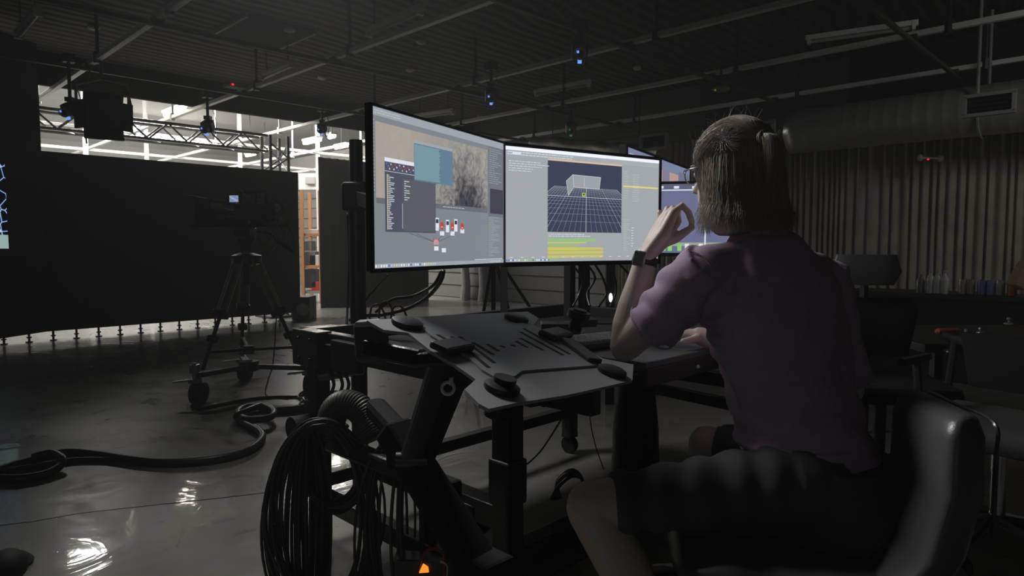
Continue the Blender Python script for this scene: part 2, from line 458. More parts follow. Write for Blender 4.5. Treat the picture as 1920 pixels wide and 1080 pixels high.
# ducts
dm = bpy.data.materials.new('spiral_duct'); dm.use_nodes = True
dp = dm.node_tree.nodes['Principled BSDF']; dp.inputs['Base Color'].default_value = (.4, .4, .4, 1); dp.inputs['Metallic'].default_value = .6; dp.inputs['Roughness'].default_value = .3
dd = thing('spiral_duct', R(1, 8.15, 2.2), 'round metal spiral air duct running along the top of the right wall', 'air duct')
pts = []; rr = []
a = 6.2-1.0
b_ = MB(); zc = 2.43; a_end = R(0, 0)
x = W(1484, 252, 1); k = x.x/x.y; # find a where px=1484 at b=8.15
Yd = 8.15/(k*.699+.7151); a_e = (V((k*Yd, Yd, 0))).dot(AX)
aa = a_e
while aa > -3:
    pts.append(R(aa, 8.15, zc)); rr.append(.25)
    pts.append(R(aa-.10, 8.15, zc)); rr.append(.25)
    pts.append(R(aa-.11, 8.15, zc)); rr.append(.2525)
    pts.append(R(aa-.125, 8.15, zc)); rr.append(.2525)
    aa -= .135
b_.tube(pts, rr, 28); b_.build('duct_shell', dm, dd, smooth=True, auto=False)
for a in (a_e-1.9,):
    b_ = MB()
    for s_ in (-1, 1): b_.cyl(R(a, 8.15+.27*s_, zc), R(a, 8.15+.27*s_, CZ), .015, 8)
    b_.tube([R(a, 8.15, zc)+BX*.27*math.cos(t)+UP*.27*math.sin(t) for t in [PI+PI*i/12 for i in range(13)]], .012, 6)
    b_.build('hanger_strap', greyp, dd)
def vent(px0, py0, px1, py1, Y, lab):
    p = W(px0, py1, Y)
    c = W((px0+px1)/2, (py0+py1)/2, Y)
    w_ = (px1-px0)/F*Y*math.cos(math.atan(((px0+px1)/2-960)/F))/math.sin(math.atan(((px0+px1)/2-960)/F)+math.radians(45.6)); h_ = (py1-py0)/F*Y*.85
    t = thing('air_vent', c-UP*h_/2, lab, 'air vent', 'rectangular air vents')
    b_ = MB()
    for s_ in (-1, 1):
        b_.box(c+UP*s_*h_/2, (.05, w_+.03, .03), ROOM); b_.box(c+AX*s_*w_/2, (.05, .03, h_), ROOM)
    b_.build('frame', greyp, t)
    b_ = MB(); b_.box(c+BX*.04, (.02, w_, h_), ROOM); b_.build('back', mat('vent_dark', (.01, .01, .01), .8), t)
    b_ = MB()
    for k in range(3): b_.box(c+UP*h_*(-.25+.22*k)-AX*.03, (.03, w_*.8, .008), ROOM)
    b_.build('slat', gun, t)
vent(1202, 252, 1249, 281, 8.8, 'small pale framed air vent above the upper right screen')
vent(1808, 174, 1900, 216, 6.0, 'framed air vent at far right above the duct end')
vent(1410, 228, 1450, 262, 7.6, 'framed air vent half hidden behind the head')

# ============================================================ TRUSS
def chord(b_, p, q, r=.022): b_.cyl(p, q, r, 8)
ta = 9.55; tb0, tb1 = -1.0, 4.62; tz0, tz1 = 2.47, 2.70
tr = thing('lighting_truss', R(ta, 2, tz0), 'horizontal aluminium box truss spanning above the black wall', 'truss')
b_ = MB()
for da in (0, .28):
    for zz in (tz0, tz1): chord(b_, R(ta+da, tb0, zz), R(ta+da, tb1, zz))
b_.build('chord', alu, tr, smooth=True)
b_ = MB(); k = 0; x = tb0
while x < tb1-.2:
    za, zb2 = (tz0, tz1) if k % 2 == 0 else (tz1, tz0)
    for da in (0, .28): b_.cyl(R(ta+da, x, za), R(ta+da, x+.25, zb2), .012, 6)
    b_.cyl(R(ta+(.28 if k % 2 else 0), x, tz0), R(ta+(0 if k % 2 else .28), x+.25, tz0), .009, 6)
    x += .25; k += 1
b_.build('lattice', alu, tr)
tv = thing('truss_tower', R(ta, 4.75, 0), 'upright aluminium truss tower standing at the right end of the black wall', 'truss')
b_ = MB()
for da in (0, .28):
    for db in (0, .28): chord(b_, R(ta+da, 4.66+db, 0), R(ta+da, 4.66+db, 2.72), .025)
b_.build('chord', alu, tv, smooth=True)
b_ = MB(); z = 0; k = 0
while z < 2.6:
    for da in (0, .28): b_.cyl(R(ta+da, 4.66 if k % 2 else 4.94, z), R(ta+da, 4.94 if k % 2 else 4.66, z+.2), .014, 6)
    b_.cyl(R(ta if k % 2 else ta+.28, 4.94, z), R(ta+.28 if k % 2 else ta, 4.94, z+.2), .014, 6)
    z += .2; k += 1
b_.build('lattice', alu, tv)
b_ = MB(); b_.box(R(ta+.14, 4.80, .015), (.5, .5, .03), ROOM); b_.build('base_plate', gun, tv)

# ============================================================ FAR ROOM LAMPS (lit)
lampe = emis('lamp_glow', (255, 248, 235), 110)
def lit_batten(px, py, Y, L, lab, d=AX):
    c = W(px, py, Y)
    t = thing('lit_batten', c, lab, 'ceiling light', 'lit lamps beyond the black wall')
    b_ = MB(); b_.bar(c-d*L/2+UP*.05, c+d*L/2+UP*.05, .12, .04); b_.build('housing', whitep, t)
    b_ = MB(); b_.cyl(c-d*L/2, c+d*L/2, .035, 10); b_.build('tube', lampe, t)
    b_ = MB(); b_.cyl(c+UP*.06, V((c.x, c.y, 4.25)), .01, 6); b_.build('hanger', gun, t)
lit_batten(327, 209, 11.8, .9, 'brightest lit batten above the black wall, centre of the bright gap')
lit_batten(245, 245, 13.2, .7, 'lit batten just right of the barn door light')
lit_batten(585, 265, 13.2, .6, 'lit batten right of the truss tower')
lit_batten(622, 256, 12.6, .18, 'small round lit lamp at the right end of the bright gap')
lit_batten(470, 290, 16.0, .45, 'small lit lamp low behind the truss')
lit_batten(300, 257, 17.0, 2.6, 'long lit tube seen through the truss lattice', BX)
lit_batten(497, 283, 17.5, .4, 'tiny lit lamp left of the truss tower')
lit_batten(20, 169, 9.9, .6, 'lit batten hidden behind the left side screen, seen only in the floor')
lit_batten(640, 275, 15.5, .5, 'lit batten beside the left monitor post')
def area(name, loc, target, size, power, col=(1, .97, .92), sy=None, spread=None):
    l = bpy.data.lights.new(name, 'AREA'); l.energy = power; l.size = size; l.color = col
    if sy: l.shape = 'RECTANGLE'; l.size_y = sy
    o = bpy.data.objects.new(name, l); C.objects.link(o); o.location = loc
    o.rotation_euler = (V(target)-V(loc)).to_track_quat('-Z', 'Y').to_euler()
    if spread: l.spread = math.radians(spread)
    return o
area('far_bay_light', R(13.0, 3.0, 4.2), R(13.5, 3.5, 0), 5.0, 480, sy=.2)
area('far_bay_light_deep', R(18.0, 5.0, 4.2), R(18, 5, 0), 4.0, 260)
area('far_bay_light_right', R(12.5, 7.5, 4.2), R(12.5, 7.5, 0), 2.0, 260)

area('added_rear_fill', V((-1.5, -5.5, 2.8)), V((.5, 3, .5)), 5.0, 13, (.95, 1, 1))  # unseen fill added behind the camera in place of ambient light
area('added_curtain_fill', V((5.0, 3.2, 2.9)), V((5.2, 7.4, 1.4)), .8, 7, (1, .97, .92), spread=110)  # fill added out of view to brighten the curtain, duct and right side
area('added_desk_fill', V((-1.3, 3.2, 2.9)), V((.35, 1.75, .95)), .7, 24, (1, .97, .95), spread=112)  # made-up soft lamp out of view, added to lift arm, hair and tray
# far columns / pipes bright verticals
for (px, y0, y1, Y, lab) in [(275, 200, 290, 14, 'thin pale post in the bright gap, under the brightest lamp'), (450, 235, 290, 14.5, 'thin pale post in the bright gap, left of the truss tower'), (161, 255, 290, 12.5, 'thin pale post in the bright gap below the barn door light'), (596, 262, 300, 14, 'thin pale post beside the black drape')]:
    p = W(px, y1, Y); b_ = MB(); b_.cyl(V((p.x, p.y, 0)), V((p.x, p.y, 4.25)), .045, 10); o = b_.build('steel_post', whitep, smooth=True); tag(o, lab, 'post')

# ============================================================ BACK DOORWAY STORAGE
def sbox(name, px0, py0, px1, py1, Y, m, lab, cat, depth=.4, bev=.01, group=None):
    c0 = W(px0, py1, Y); c1 = W(px1, py0, Y)
    cc = (c0+c1)/2; b_ = MB(); b_.box(V((cc.x, Y+depth/2, cc.z)), (abs(c1.x-c0.x), depth, abs(c1.z-c0.z)), None, bev)
    o = b_.build(name, m); return tag(o, lab, cat, group)
YS = 12.6
t = thing('storage_rack', W(582, 560, YS)*1, 'orange metal storage rack seen through the doorway gap', 'rack')
t.location.z = 0
x0 = W(566, 400, YS).x; x1 = W(600, 400, YS).x; zt1 = W(570, 357, YS).z
for xx in (x0, x1):
    for yy in (YS, YS+.5):
        b_ = MB(); b_.box((xx, yy, zt1/2), (.06, .05, zt1)); b_.build('upright', orangep, t)
for zz in (W(0, 440, YS).z, W(0, 500, YS).z, W(0, 548, YS).z):
    b_ = MB(); b_.box(((x0+x1)/2, YS+.25, zz), (x1-x0, .5, .05)); b_.build('shelf', orangep if zz > .6 else greyp, t)
bx = [('grey_box', 568, 452, 584, 470, greyp, 'grey box on the upper rack shelf'), ('grey_crate', 570, 472, 592, 498, mat('mid_grey', (.16, .16, .17), .6), 'dark grey crate on the middle rack shelf'),
      ('steel_case', 580, 478, 598, 499, steel, 'silver case on the middle rack shelf'), ('red_toolbox', 584, 528, 598, 546, redp, 'red toolbox on the lowest rack shelf'), ('dark_case', 566, 505, 592, 540, blk, 'black case in the rack beside the red toolbox'),
      ('white_carton', 579, 430, 597, 439, whitep, 'white carton on the upper rack shelf')]
for (nm, a0, b0, a1, b1, m, lab) in bx: sbox(nm, a0, b0, a1, b1, YS+.05, m, lab, 'box', .3)
sbox('wall_unit', 560, 325, 600, 356, 14.5, whitep, 'white wall mounted air unit above the doorway gap', 'air unit', .5)
sbox('unit_grille', 572, 331, 590, 345, 14.4, greyp, 'grey square grille on the white air unit', 'grille', .08)

# subwoofer / loudspeaker
p = G(568, 601); Ysp = p.y
t = thing('loudspeaker', V((p.x, p.y+.2, 0)), 'black square loudspeaker on the floor at the right end of the black wall', 'loudspeaker')
h_ = W(0, 557, Ysp).z; w_ = 34/F*Ysp
b_ = MB(); b_.box((p.x-.04, p.y+.2, h_/2), (w_, .36, h_), None, .015); b_.build('cabinet', mat('speaker_black', (.03, .03, .03), .5), t)
b_ = MB(); b_.lathe((p.x, p.y+.02, h_*.48), [(.085, 0), (.09, .01), (.075, .012), (.05, .004), (.03, .006), (.0301, .012), (.005, .02)], 24, V((0, -1, 0))); b_.build('driver', mat('cone_grey', (.5, .5, .5), .5), t, smooth=True)

# ============================================================ HANGING BARN DOOR LIGHT
bc = W(193, 214, 7.0)
t = thing('stage_light', bc+V((0, 0, -.3)), 'black stage light with open barn doors hanging from the far left pipe', 'stage light')
rt = frame(V((.5, -.75, -.25)))
b_ = MB(); b_.box(bc, (.36, .2, .29), rt, .03); b_.build('body', mat('lamp_black', (.06, .06, .06), .5), t)
for (ox, oz, ax) in [(0, .25, 0), (0, -.25, 0), (.28, 0, 1), (-.28, 0, 1)]:
    b_ = MB(); b_.box(bc+rt @ V((ox*.74, .15, oz*.74)), (.35, .15, .012) if not ax else (.012, .15, .28), rt @ (Matrix.Rotation(math.radians(35)*(1 if oz > 0 else -1), 3, 'X') if not ax else Matrix.Rotation(math.radians(-35)*(1 if ox > 0 else -1), 3, 'Z')))
    b_.build('barn_door', blk, t)
b_ = MB(); pp = [bc+V((-.27, 0, -.02)), bc+V((-.27, 0, .3)), bc+V((0, 0, .36)), bc+V((.27, 0, .3)), bc+V((.27, 0, -.02))]; b_.tube(pp, .015, 6); b_.cyl(bc+V((0, 0, .35)), V((bc.x, bc.y, GZ)), .02, 8); b_.build('yoke', greyp, t)
b_ = MB(); b_.tube(cr([bc+V((.1, 0, .2)), bc+V((.3, -.1, .22)), bc+V((.33, -.05, .0)), bc+V((.22, 0, -.1))], 6), .008, 6); b_.tube(cr([bc+V((-.1, 0, .5)), bc+V((-.2, 0, .1)), bc+V((-.18, 0, -.3))], 5), .008, 6); b_.build('power_cable', cablem, t, smooth=True)

# crumpled silver duct hung in the far right distance
t = thing('flexible_duct', R(6.5, 8.0, 2.3), 'crumpled silver flexible duct hanging beyond the top of the middle monitor', 'air duct')
rnd = random.Random(4); pts = [W(1000+x*9, 268+x*.75+2*math.sin(x*.9), 11.2-.06*x) for x in range(28)]
b_ = MB(); b_.tube(pts, [.13+.03*rnd.random()+.02*(i % 2) for i in range(28)], 14, r2=[.10+.03*rnd.random() for i in range(28)]); b_.build('duct_sleeve', mat('foil_duct', (.4, .39, .36), .4, .6, bump=.8, bscale=6), t, smooth=True)
b_ = MB(); b_.cyl(pts[4], V((pts[4].x, pts[4].y, CZ)), .008, 6); b_.cyl(pts[22], V((pts[22].x, pts[22].y, CZ)), .008, 6); b_.build('hanger_wire', gun, t)
# tracking cameras
blueled = emis('blue_led', (120, 160, 255), 1.0); greenled = emis('green_led', (60, 140, 80), .5); redled = emis('red_led', (255, 40, 20), 1.5)
def tcam(px, py, Y, s, lab, lm=blueled, ztop=GZ, dirv=(0, -1, -.5)):
    c = W(px, py, Y); t = thing('tracking_camera', c-UP*.1, lab, 'camera', 'small tracking cameras clamped to the grid')
    rt = frame(V(dirv)); m = mat('cam_grey', (.08, .08, .085), .35, .3)
    b_ = MB(); b_.box(c, (.09*s, .09*s, .09*s), rt, .012*s); b_.build('body', m, t)
    b_ = MB(); b_.tube([c+rt @ V((0, .04*s, 0)), c+rt @ V((0, .085*s, 0))], .036*s, 16); b_.build('ring_light', mat('lens_ring', (.3, .3, .32), .25), t)
    b_ = MB(); b_.tube([c+rt @ V((0, .08*s, 0)), c+rt @ V((0, .09*s, 0))], .02*s, 12); b_.build('lens', mat('lens_glass', (.02, .02, .03), .1), t)
    b_ = MB(); b_.box(c+rt @ V((.0, .055*s, -.05*s)), (.022*s, .012*s, .02*s), rt); b_.box(c+rt @ V((.015*s, .088*s, .01*s)), (.012*s, .01*s, .012*s), rt); b_.build('status_light', lm, t)
    b_ = MB(); b_.cyl(c+UP*.03, V((c.x, c.y, max(ztop, c.z+.12))), .012*s, 8); b_.box(V((c.x, c.y, max(ztop, c.z+.12)-.01)), (.07*s, .07*s, .06*s), ROOM); b_.box(c+UP*.07*s, (.05*s, .05*s, .03*s)); b_.build('mount', blkm, t)
    b_ = MB(); b_.tube(cr([c+rt @ V((0, -.04, 0)), c+V((.05, .05, -.12)), c+V((.08, .06, .05)), V((c.x+.05, c.y+.05, c.z+.2))], 5), .005, 6); b_.build('cable', cablem, t, smooth=True)
tcam(1086, 95, 5.9, 1.5, 'tracking camera with bright lens hanging at top, right of centre')
tcam(921, 178, 7.2, 1.4, 'tracking camera hanging above the join of the two big monitors')
tcam(390, 237, 8.5, 1.5, 'tracking camera with blue light in front of the truss')
tcam(132, 205, 6.9, 1.4, 'tracking camera with blue and red lights left of the barn door light')
tcam(1070, 240, 9.2, 1.5, 'tracking camera with faint green light above the middle monitor', greenled)
tcam(604, 240, 9.4, 1.3, 'tracking camera beside the lit lamps near the post')
# device with red light
c = W(440, 162, 8.0); t = thing('network_box', c, 'flat black box with a small red light on the far cross pipe', 'network box')
b_ = MB(); b_.box(c, (.22, .14, .04), ROOM, .006); b_.build('case', greyp, t)
b_ = MB(); b_.box(c+V((.02, -.1, .0)), (.018, .02, .018)); b_.build('red_light', redled, t)
# white projector-ish sensor w green light
c = W(1352, 167, 6.8); t = thing('wifi_unit', c, 'pale oval unit with a green light under the cross pipe, above the head', 'ceiling unit')
b_ = MB(); b_.ell(c, (.09, .09, .028)); b_.build('dome', greyp, t, smooth=True)
b_ = MB(); b_.box(W(1341, 169, 6.68), (.012, .012, .012)); b_.build('green_light', mat('dim_green', (.25, .6, .05), .4, emit=.3), t)
b_ = MB(); b_.cyl(c, V((c.x, c.y, GZ)), .012, 8); b_.build('stem', gun, t)
# sensor on curtain with red light
c = W(1725, 296, 7.3); t = thing('wall_sensor', c, 'small grey sensor with red light hanging against the pleated curtain', 'sensor')
b_ = MB(); b_.ell(c, (.03, .03, .04)); b_.ell(c+V((.25, .05, 0)), (.04, .03, .04)); b_.bar(c, c+V((.25, .05, 0)), .02); b_.build('body', greyp, t, smooth=True)
b_ = MB(); b_.box(c+V((.07, -.03, -.02)), (.015, .01, .015)); b_.build('red_light', redled, t)
b_ = MB(); b_.cyl(c+V((.12, .02, 0)), V((c.x+.12, c.y+.02, 2.3)), .006, 6); b_.build('cord', gun, t)

# ============================================================ FILM CAMERA, TRIPOD, DOLLY
wh = [G(367, 756), G(455, 712), G(578, 738)]
apex = W(462, 484, 5.1)
tp = thing('tripod', V((apex.x, apex.y, 0)), 'tall camera tripod with spread twin tube legs standing on a wheeled base', 'tripod')
ctr = (wh[0]+wh[1]+wh[2])/3
legends = [wh[0]+V((.03, .05, .22)), wh[1]+V((0, 0, .24)), wh[2]+V((-.05, .02, .22))]
tg = mat('tripod_tube', (.5, .48, .44), .35, .7)
for i, e in enumerate(legends):
    d = (e-apex); top = apex+V((d.x, d.y, 0)).normalized()*.09
    side = d.cross(UP).normalized()*.035
    b_ = MB(); mid = top.lerp(e, .52)
    for s_ in (-1, 1): b_.cyl(top+side*s_, mid+side*s_, .011, 8)
    b_.build('leg', tg, tp, smooth=True)
    b_ = MB(); b_.box(mid, (.10, .05, .08), frame(d), .01); b_.box(mid.lerp(e, .45), (.07, .05, .05), frame(d), .01)
    b_.cyl(mid, e, .014, 8); b_.build('lower_leg', gun, tp)
b_ = MB(); b_.lathe(apex-UP*.06, [(.06, 0), (.11, .02), (.11, .08), (.05, .1)], 16); b_.cyl(apex-UP*.2, apex, .025); b_.build('bowl', gun, tp, smooth=True)
hd = apex+UP*.06
b_ = MB(); b_.lathe(hd, [(.04, 0), (.05, .05), (.07, .08), (.07, .12)], 16); b_.box(hd+UP*.135, (.12, .16, .07), None, .01); b_.box(hd+UP*.178, (.3, .1, .012), None, .004); b_.build('fluid_head', blkm, tp)
b_ = MB(); b_.tube([hd+V((.08, .02, .14)), hd+V((.2, -.02, .12)), hd+V((.36, -.08, .0))], .009, 8); b_.tube([hd+V((.24, -.04, .08)), hd+V((.38, -.085, -.01))], .014, 8); b_.build('pan_handle', gun, tp, smooth=True)
for f_, nm in ((.55, 'spreader'),):
    b_ = MB(); cc = (apex+ctr)/2
    cc.z = .35
    for e in legends:
        b_.bar(V((cc.x, cc.y, .30)), e.lerp(apex, .15), .02)
    b_.cyl(V((cc.x, cc.y, .27)), V((cc.x, cc.y, .33)), .04); b_.build('spreader', gun, tp)
dl = thing('tripod_dolly', V((ctr.x, ctr.y, 0)), 'three armed rolling dolly with casters under the camera tripod', 'dolly')
for i, e in enumerate(wh):
    p0 = V((ctr.x, ctr.y, .19)); p1 = V((e.x, e.y, .19))
    b_ = MB(); b_.bar(p0, p1, .045, .035, bev=.006); b_.build('arm', mat('dolly_grey', (.13, .13, .13), .4, .5), dl)
    b_ = MB(); b_.cyl(V((e.x-.018, e.y, .07)), V((e.x+.018, e.y, .07)), .07, 20); b_.cyl(V((e.x+.03, e.y+.02, .07)), V((e.x+.055, e.y+.02, .07)), .07, 20); wv = b_.build('caster', rubber, dl, smooth=True)
    b_ = MB(); b_.box((e.x, e.y, .155), (.07, .07, .03), None, .006); b_.cyl((e.x, e.y, .14), (e.x, e.y, .28), .016); b_.bar((e.x-.03, e.y, .16), (e.x-.14, e.y-.02, .15), .03, .012); b_.box((e.x, e.y, .24), (.05, .06, .06), None, .006); b_.build('caster_fork', mat('steel_blueish', (.4, .4, .45), .35, .8), dl)
b_ = MB(); b_.cyl(V((ctr.x, ctr.y, .16)), V((ctr.x, ctr.y, .23)), .07, 18); b_.build('hub', blkm, dl)

cb = hd+UP*.275+V((.02, 0, 0))
cm_ = thing('cinema_camera', hd+UP*.21, 'cinema camera rig with small lit monitor mounted on the tripod', 'film camera')
cbm = mat('camera_body', (.045, .045, .048), .4)
b_ = MB(); b_.box(cb+V((.04, 0, .0)), (.22, .18, .15), None, .012); b_.box(cb+V((.19, 0, .005)), (.08, .14, .14), None, .01); b_.build('body', cbm, cm_)
b_ = MB(); b_.tube([cb+V((-.08, -.01, -.02)), cb+V((-.14, -.02, -.02)), cb+V((-.15, -.02, -.02)), cb+V((-.26, -.04, -.02))], [.05, .05, .06, .055], 20); b_.build('lens', mat('lens_barrel', (.05, .05, .05), .3), cm_, smooth=True)
b_ = MB(); c_ = cb+V((-.27, -.05, -.0))
b_.box(c_+V((0, 0, .1)), (.14, .2, .012)); b_.box(c_+V((0, 0, -.1)), (.14, .2, .012)); b_.box(c_+V((0, -.1, 0)), (.12, .012, .19)); b_.box(c_+V((0, .1, 0)), (.12, .012, .19))
b_.box(c_+V((.05, 0, 0)), (.02, .2, .2)); b_.build('matte_box', blkm, cm_)
b_ = MB(); b_.box(c_+V((-.04, 0, .115)), (.2, .16, .006), Matrix.Rotation(math.radians(12), 3, 'Y')); b_.build('sun_flag', mat('flag', (.04, .04, .036), .7), cm_)
b_ = MB(); b_.cyl(cb+V((-.4, .02, -.09)), cb+V((.3, .02, -.09)), .01, 8); b_.cyl(cb+V((-.4, -.08, -.09)), cb+V((.3, -.08, -.09)), .01, 8); b_.box(cb+V((.02, 0, -.085)), (.3, .14, .02)); b_.build('rod_support', gun, cm_)
b_ = MB(); b_.tube([cb+V((-.05, 0, .07)), cb+V((-.05, 0, .16)), cb+V((.14, 0, .17)), cb+V((.14, 0, .07))], .013, 8); b_.build('top_handle', blkm, cm_)
mc = W(440, 373, 5.05)
b_ = MB(); b_.box(mc, (.11, .025, .085), None, .006); b_.build('monitor_case', blk, cm_)
b_ = MB(); b_.box(mc+V((0, -.0145, 0)), (.066, .003, .05)); b_.mi = 1
for k in range(4): b_.box(mc+V((-.02+.012*k, -.017, .012-.008*k)), (.02, .002, .003))
b_.build('monitor_screen', [emis('viewfinder_blue', (130, 145, 185), .9), emis('viewfinder_white', (210, 215, 230), .9)], cm_)
knm = mat('knob_grey', (.35, .34, .32), .4)
for (kx, ky) in [(455, 357), (458, 365), (397, 378), (403, 382), (488, 372), (487, 384)]:
    p = W(kx, ky, 5.05); b_ = MB(); b_.ell(p, (.016, .016, .016), None, 10, 6); b_.build('knob', knm, cm_, smooth=True)
b_ = MB(); b_.bar(W(455, 357, 5.06), W(443, 371, 5.06), .014); b_.bar(W(397, 378, 5.06), W(430, 379, 5.06), .01); b_.bar(W(468, 358, 5.06), W(498, 359, 5.06), .008); b_.bar(W(482, 359, 5.06), W(480, 395, 5.06), .012); b_.build('accessory_arm', gun, cm_)
b_ = MB()
for k in range(9):
    s0 = cb+V((random.uniform(-.05, .25), -.1, random.uniform(-.06, .1))); e0 = cb+V((random.uniform(.2, .38), -.08, random.uniform(-.2, .02)))
    mid = (s0+e0)/2+V((random.uniform(0, .12), -.05, random.uniform(-.04, .12)))
    b_.tube(cr([s0, mid, e0, e0+V((-.06, .02, -.1))], 6), .005, 6)
b_.tube(cr([hd+V((.1, -.05, .1)), hd+V((.22, -.08, -.1)), hd+V((.12, -.08, -.25)), hd+V((.04, -.05, -.1))], 8), .005, 6)
b_.build('cable', mat('cable_grey', (.10, .10, .09), .4), cm_, smooth=True)
b_ = MB()
for (kx, ky) in [(442, 418), (437, 407), (434, 420)]: b_.box(W(kx, ky, 4.96), (.01, .004, .01))
b_.mi = 1; b_.box(W(467, 417, 4.94), (.012, .004, .012))
b_.build('marking', [mat('red_mark', (.35, .03, .02), .5), mat('yellow_mark', (.5, .45, .05), .5)], cm_)

# ============================================================ FLOOR CABLES
def floor_cable(name, pts, r, lab, k=8, m=cablem, z=None, cat='cable'):
    b_ = MB(); b_.tube(cr([G(x, y, (z or r)) if len(p) == 2 else G(x, y, p[2]) for p in pts for x, y in [p[:2]]], k), r, 10)
    return tag(b_.build(name, m, smooth=True, auto=False), lab, cat)
loop = [(480+34*math.cos(t), 774-13*math.sin(t), .03+.012*i/6) for i, t in enumerate([PI*.1+2*PI*j/12 for j in range(15)])]
floor_cable('cable_snake', [(620, 762), (560, 766), (512, 769), (490, 764)] + loop[3:] + [(452, 775, .06), (444, 782, .03), (462, 795), (486, 808), (491, 822), (470, 842), (430, 856), (370, 865), (300, 867), (240, 861), (180, 852), (125, 848), (80, 858), (30, 871), (-10, 884), (-60, 900)], .021,
            'thick black sleeved cable snaking across the floor with a small loop')
floor_cable('cable_snake', [(300, 864), (210, 862), (150, 862), (100, 868), (40, 878), (-20, 888)], .013, 'thinner black cable lying just below the thick one at the left')
floor_cable('cable_snake', [(60, 858, .05), (95, 850, .06), (116, 860, .05), (112, 874, .03), (85, 889, .02), (40, 897, .02), (0, 897, .02), (-40, 893, .02), (-80, 885)], .02, 'thick black cable loop at the left picture edge')
floor_cable('tripod_cable', [(370, 768), (420, 757), (470, 748), (520, 744), (570, 744), (620, 742)], .009, 'thin dark cable on the floor beside the tripod wheels', m=rubber)
b_ = MB(); p0 = W(515, 640, 4.9); b_.tube(cr([W(519, 570, 5.1), W(518, 600, 5.1), W(512, 680, 5.0), W(503, 712, 4.9), G(500, 742, .005), G(540, 748, .005)], 8), .005, 6)
tag(b_.build('hanging_cable', cablem, smooth=True), 'thin cable dangling from tripod to floor', 'cable')
b_ = MB(); b_.ell(G(12, 1062, .05), (.06, .06, .055)); b_.lathe(G(12, 1062, 0), [(.075, 0), (.078, .01), (.06, .03)], 20)
tag(b_.build('rubber_bumper', rubber, smooth=True), 'black rounded rubber bumper at the bottom left corner of the floor', 'bumper')
b_ = MB(); c = G(600, 700, .0); 
for k in range(5):
    cc = G(598+k*3, 740+k*2, .02+.015*k); b_.tube([cc+V((.14*math.cos(t), .12*math.sin(t), .01*math.sin(3*t+k))) for t in [2*PI*j/28 for j in range(28)]], .009, 7, closed=True)
tag(b_.build('cable_coil', cablem, smooth=True), 'small coil of black cable on the floor behind the desk corner', 'cable')

# ============================================================ DESK CART
DZ = .78
cornerL = G(566, 615, DZ)                 # far-left corner
def on_left(t): return cornerL - AX*t
ln = 1.30
desk = thing('desk_cart', on_left(.6)+BX*.7-UP*DZ, 'black steel frame workstation desk with corner brackets carrying the monitors', 'desk')
def D(a, b, z): # a from far-left toward camera, b along length
    return V((cornerL.x, cornerL.y, 0)) - AX*a + BX*b + UP*z
def dbar(a0, b0, z0, a1, b1, z1, w_, h_=None, bev=.004): 
    return MB().bar(D(a0, b0, z0), D(a1, b1, z1), w_, h_, bev=bev)
L = 1.5; Dp = 1.32
frm = mat('frame_black', (.045, .045, .046), .28, .4, bump=.15, bscale=90)
# rails
dbar(.03, .03, DZ-.05, Dp, .03, DZ-.05, .04, .09).build('side_rail', frm, desk)
dbar(.03, L, DZ-.05, Dp, L, DZ-.05, .04, .09).build('side_rail', frm, desk)
dbar(.03, .0, DZ-.05, .03, L, DZ-.05, .04, .10).build('back_rail', frm, desk)
dbar(Dp-.02, .25, DZ-.04, Dp-.02, L, DZ-.04, .03, .05).build('front_rail', mat('rail_grey', (.045, .045, .045), .45, .3), desk)
# top tray
b_ = MB(); b_.box(D(.62, L/2, DZ-.06), (L-.06, 1.1, .012), ROOM); b_.build('tray_panel', mat('tray_black', (.02, .02, .02), .5), desk)
b_ = MB(); b_.box(D(1.08, L/2+.12, DZ-.012), (L-.26, .46, .024), ROOM, .004); b_.build('worktop', desktop, desk)
for (bb, aa) in [(.5, 1.31), (.9, 1.31)]:
    b_ = MB(); b_.ell(D(Dp, bb, DZ-.04), (.006, .006, .006)); b_.build('screw', steel, desk, smooth=True)
# corner block
b_ = MB(); b_.box(D(.07, .0, DZ-.065), (.06, .18, .13), ROOM, .004); b_.box(D(.0, .06, DZ-.065), (.16, .06, .13), ROOM, .004); b_.build('corner_bracket', frm, desk)
b_ = MB()
for zz in (-.03, -.10):
    for aa in (.03, .11): b_.ell(D(aa, -.032, DZ+zz), (.006, .006, .006))
b_.build('bolt', gun, desk, smooth=True)
b_ = MB(); b_.box(D(.30, .0, DZ-.07), (.03, .16, .10), ROOM, .004); b_.box(D(.42, -.0, DZ-.05), (.02, .5, .02), ROOM, .003); b_.build('side_bracket', gun, desk)
# legs
legp = [(.06, .03, 0), (1.03, .03, 0), (.06, L-.03, 0), (1.25, L-.03, 0)]
for i, (a_, bb, z0) in enumerate(legp):
    b_ = MB(); b_.bar(D(a_, bb, .09), D(a_, bb, DZ-.1), .062, .062, up=AX, bev=.006)
    b_.build('leg', frm, desk)
    b_ = MB(); b_.bar(D(a_, bb, .40), D(a_, bb, .52), .075, .075, up=AX, bev=.006); b_.build('leg_collar', blkm, desk)
    b_ = MB(); cx = D(a_, bb, .045); b_.cyl(cx-BX*.015, cx+BX*.015, .045, 18); b_.box(cx+UP*.05, (.06, .06, .02), ROOM); b_.build('caster', rubber, desk, smooth=True)
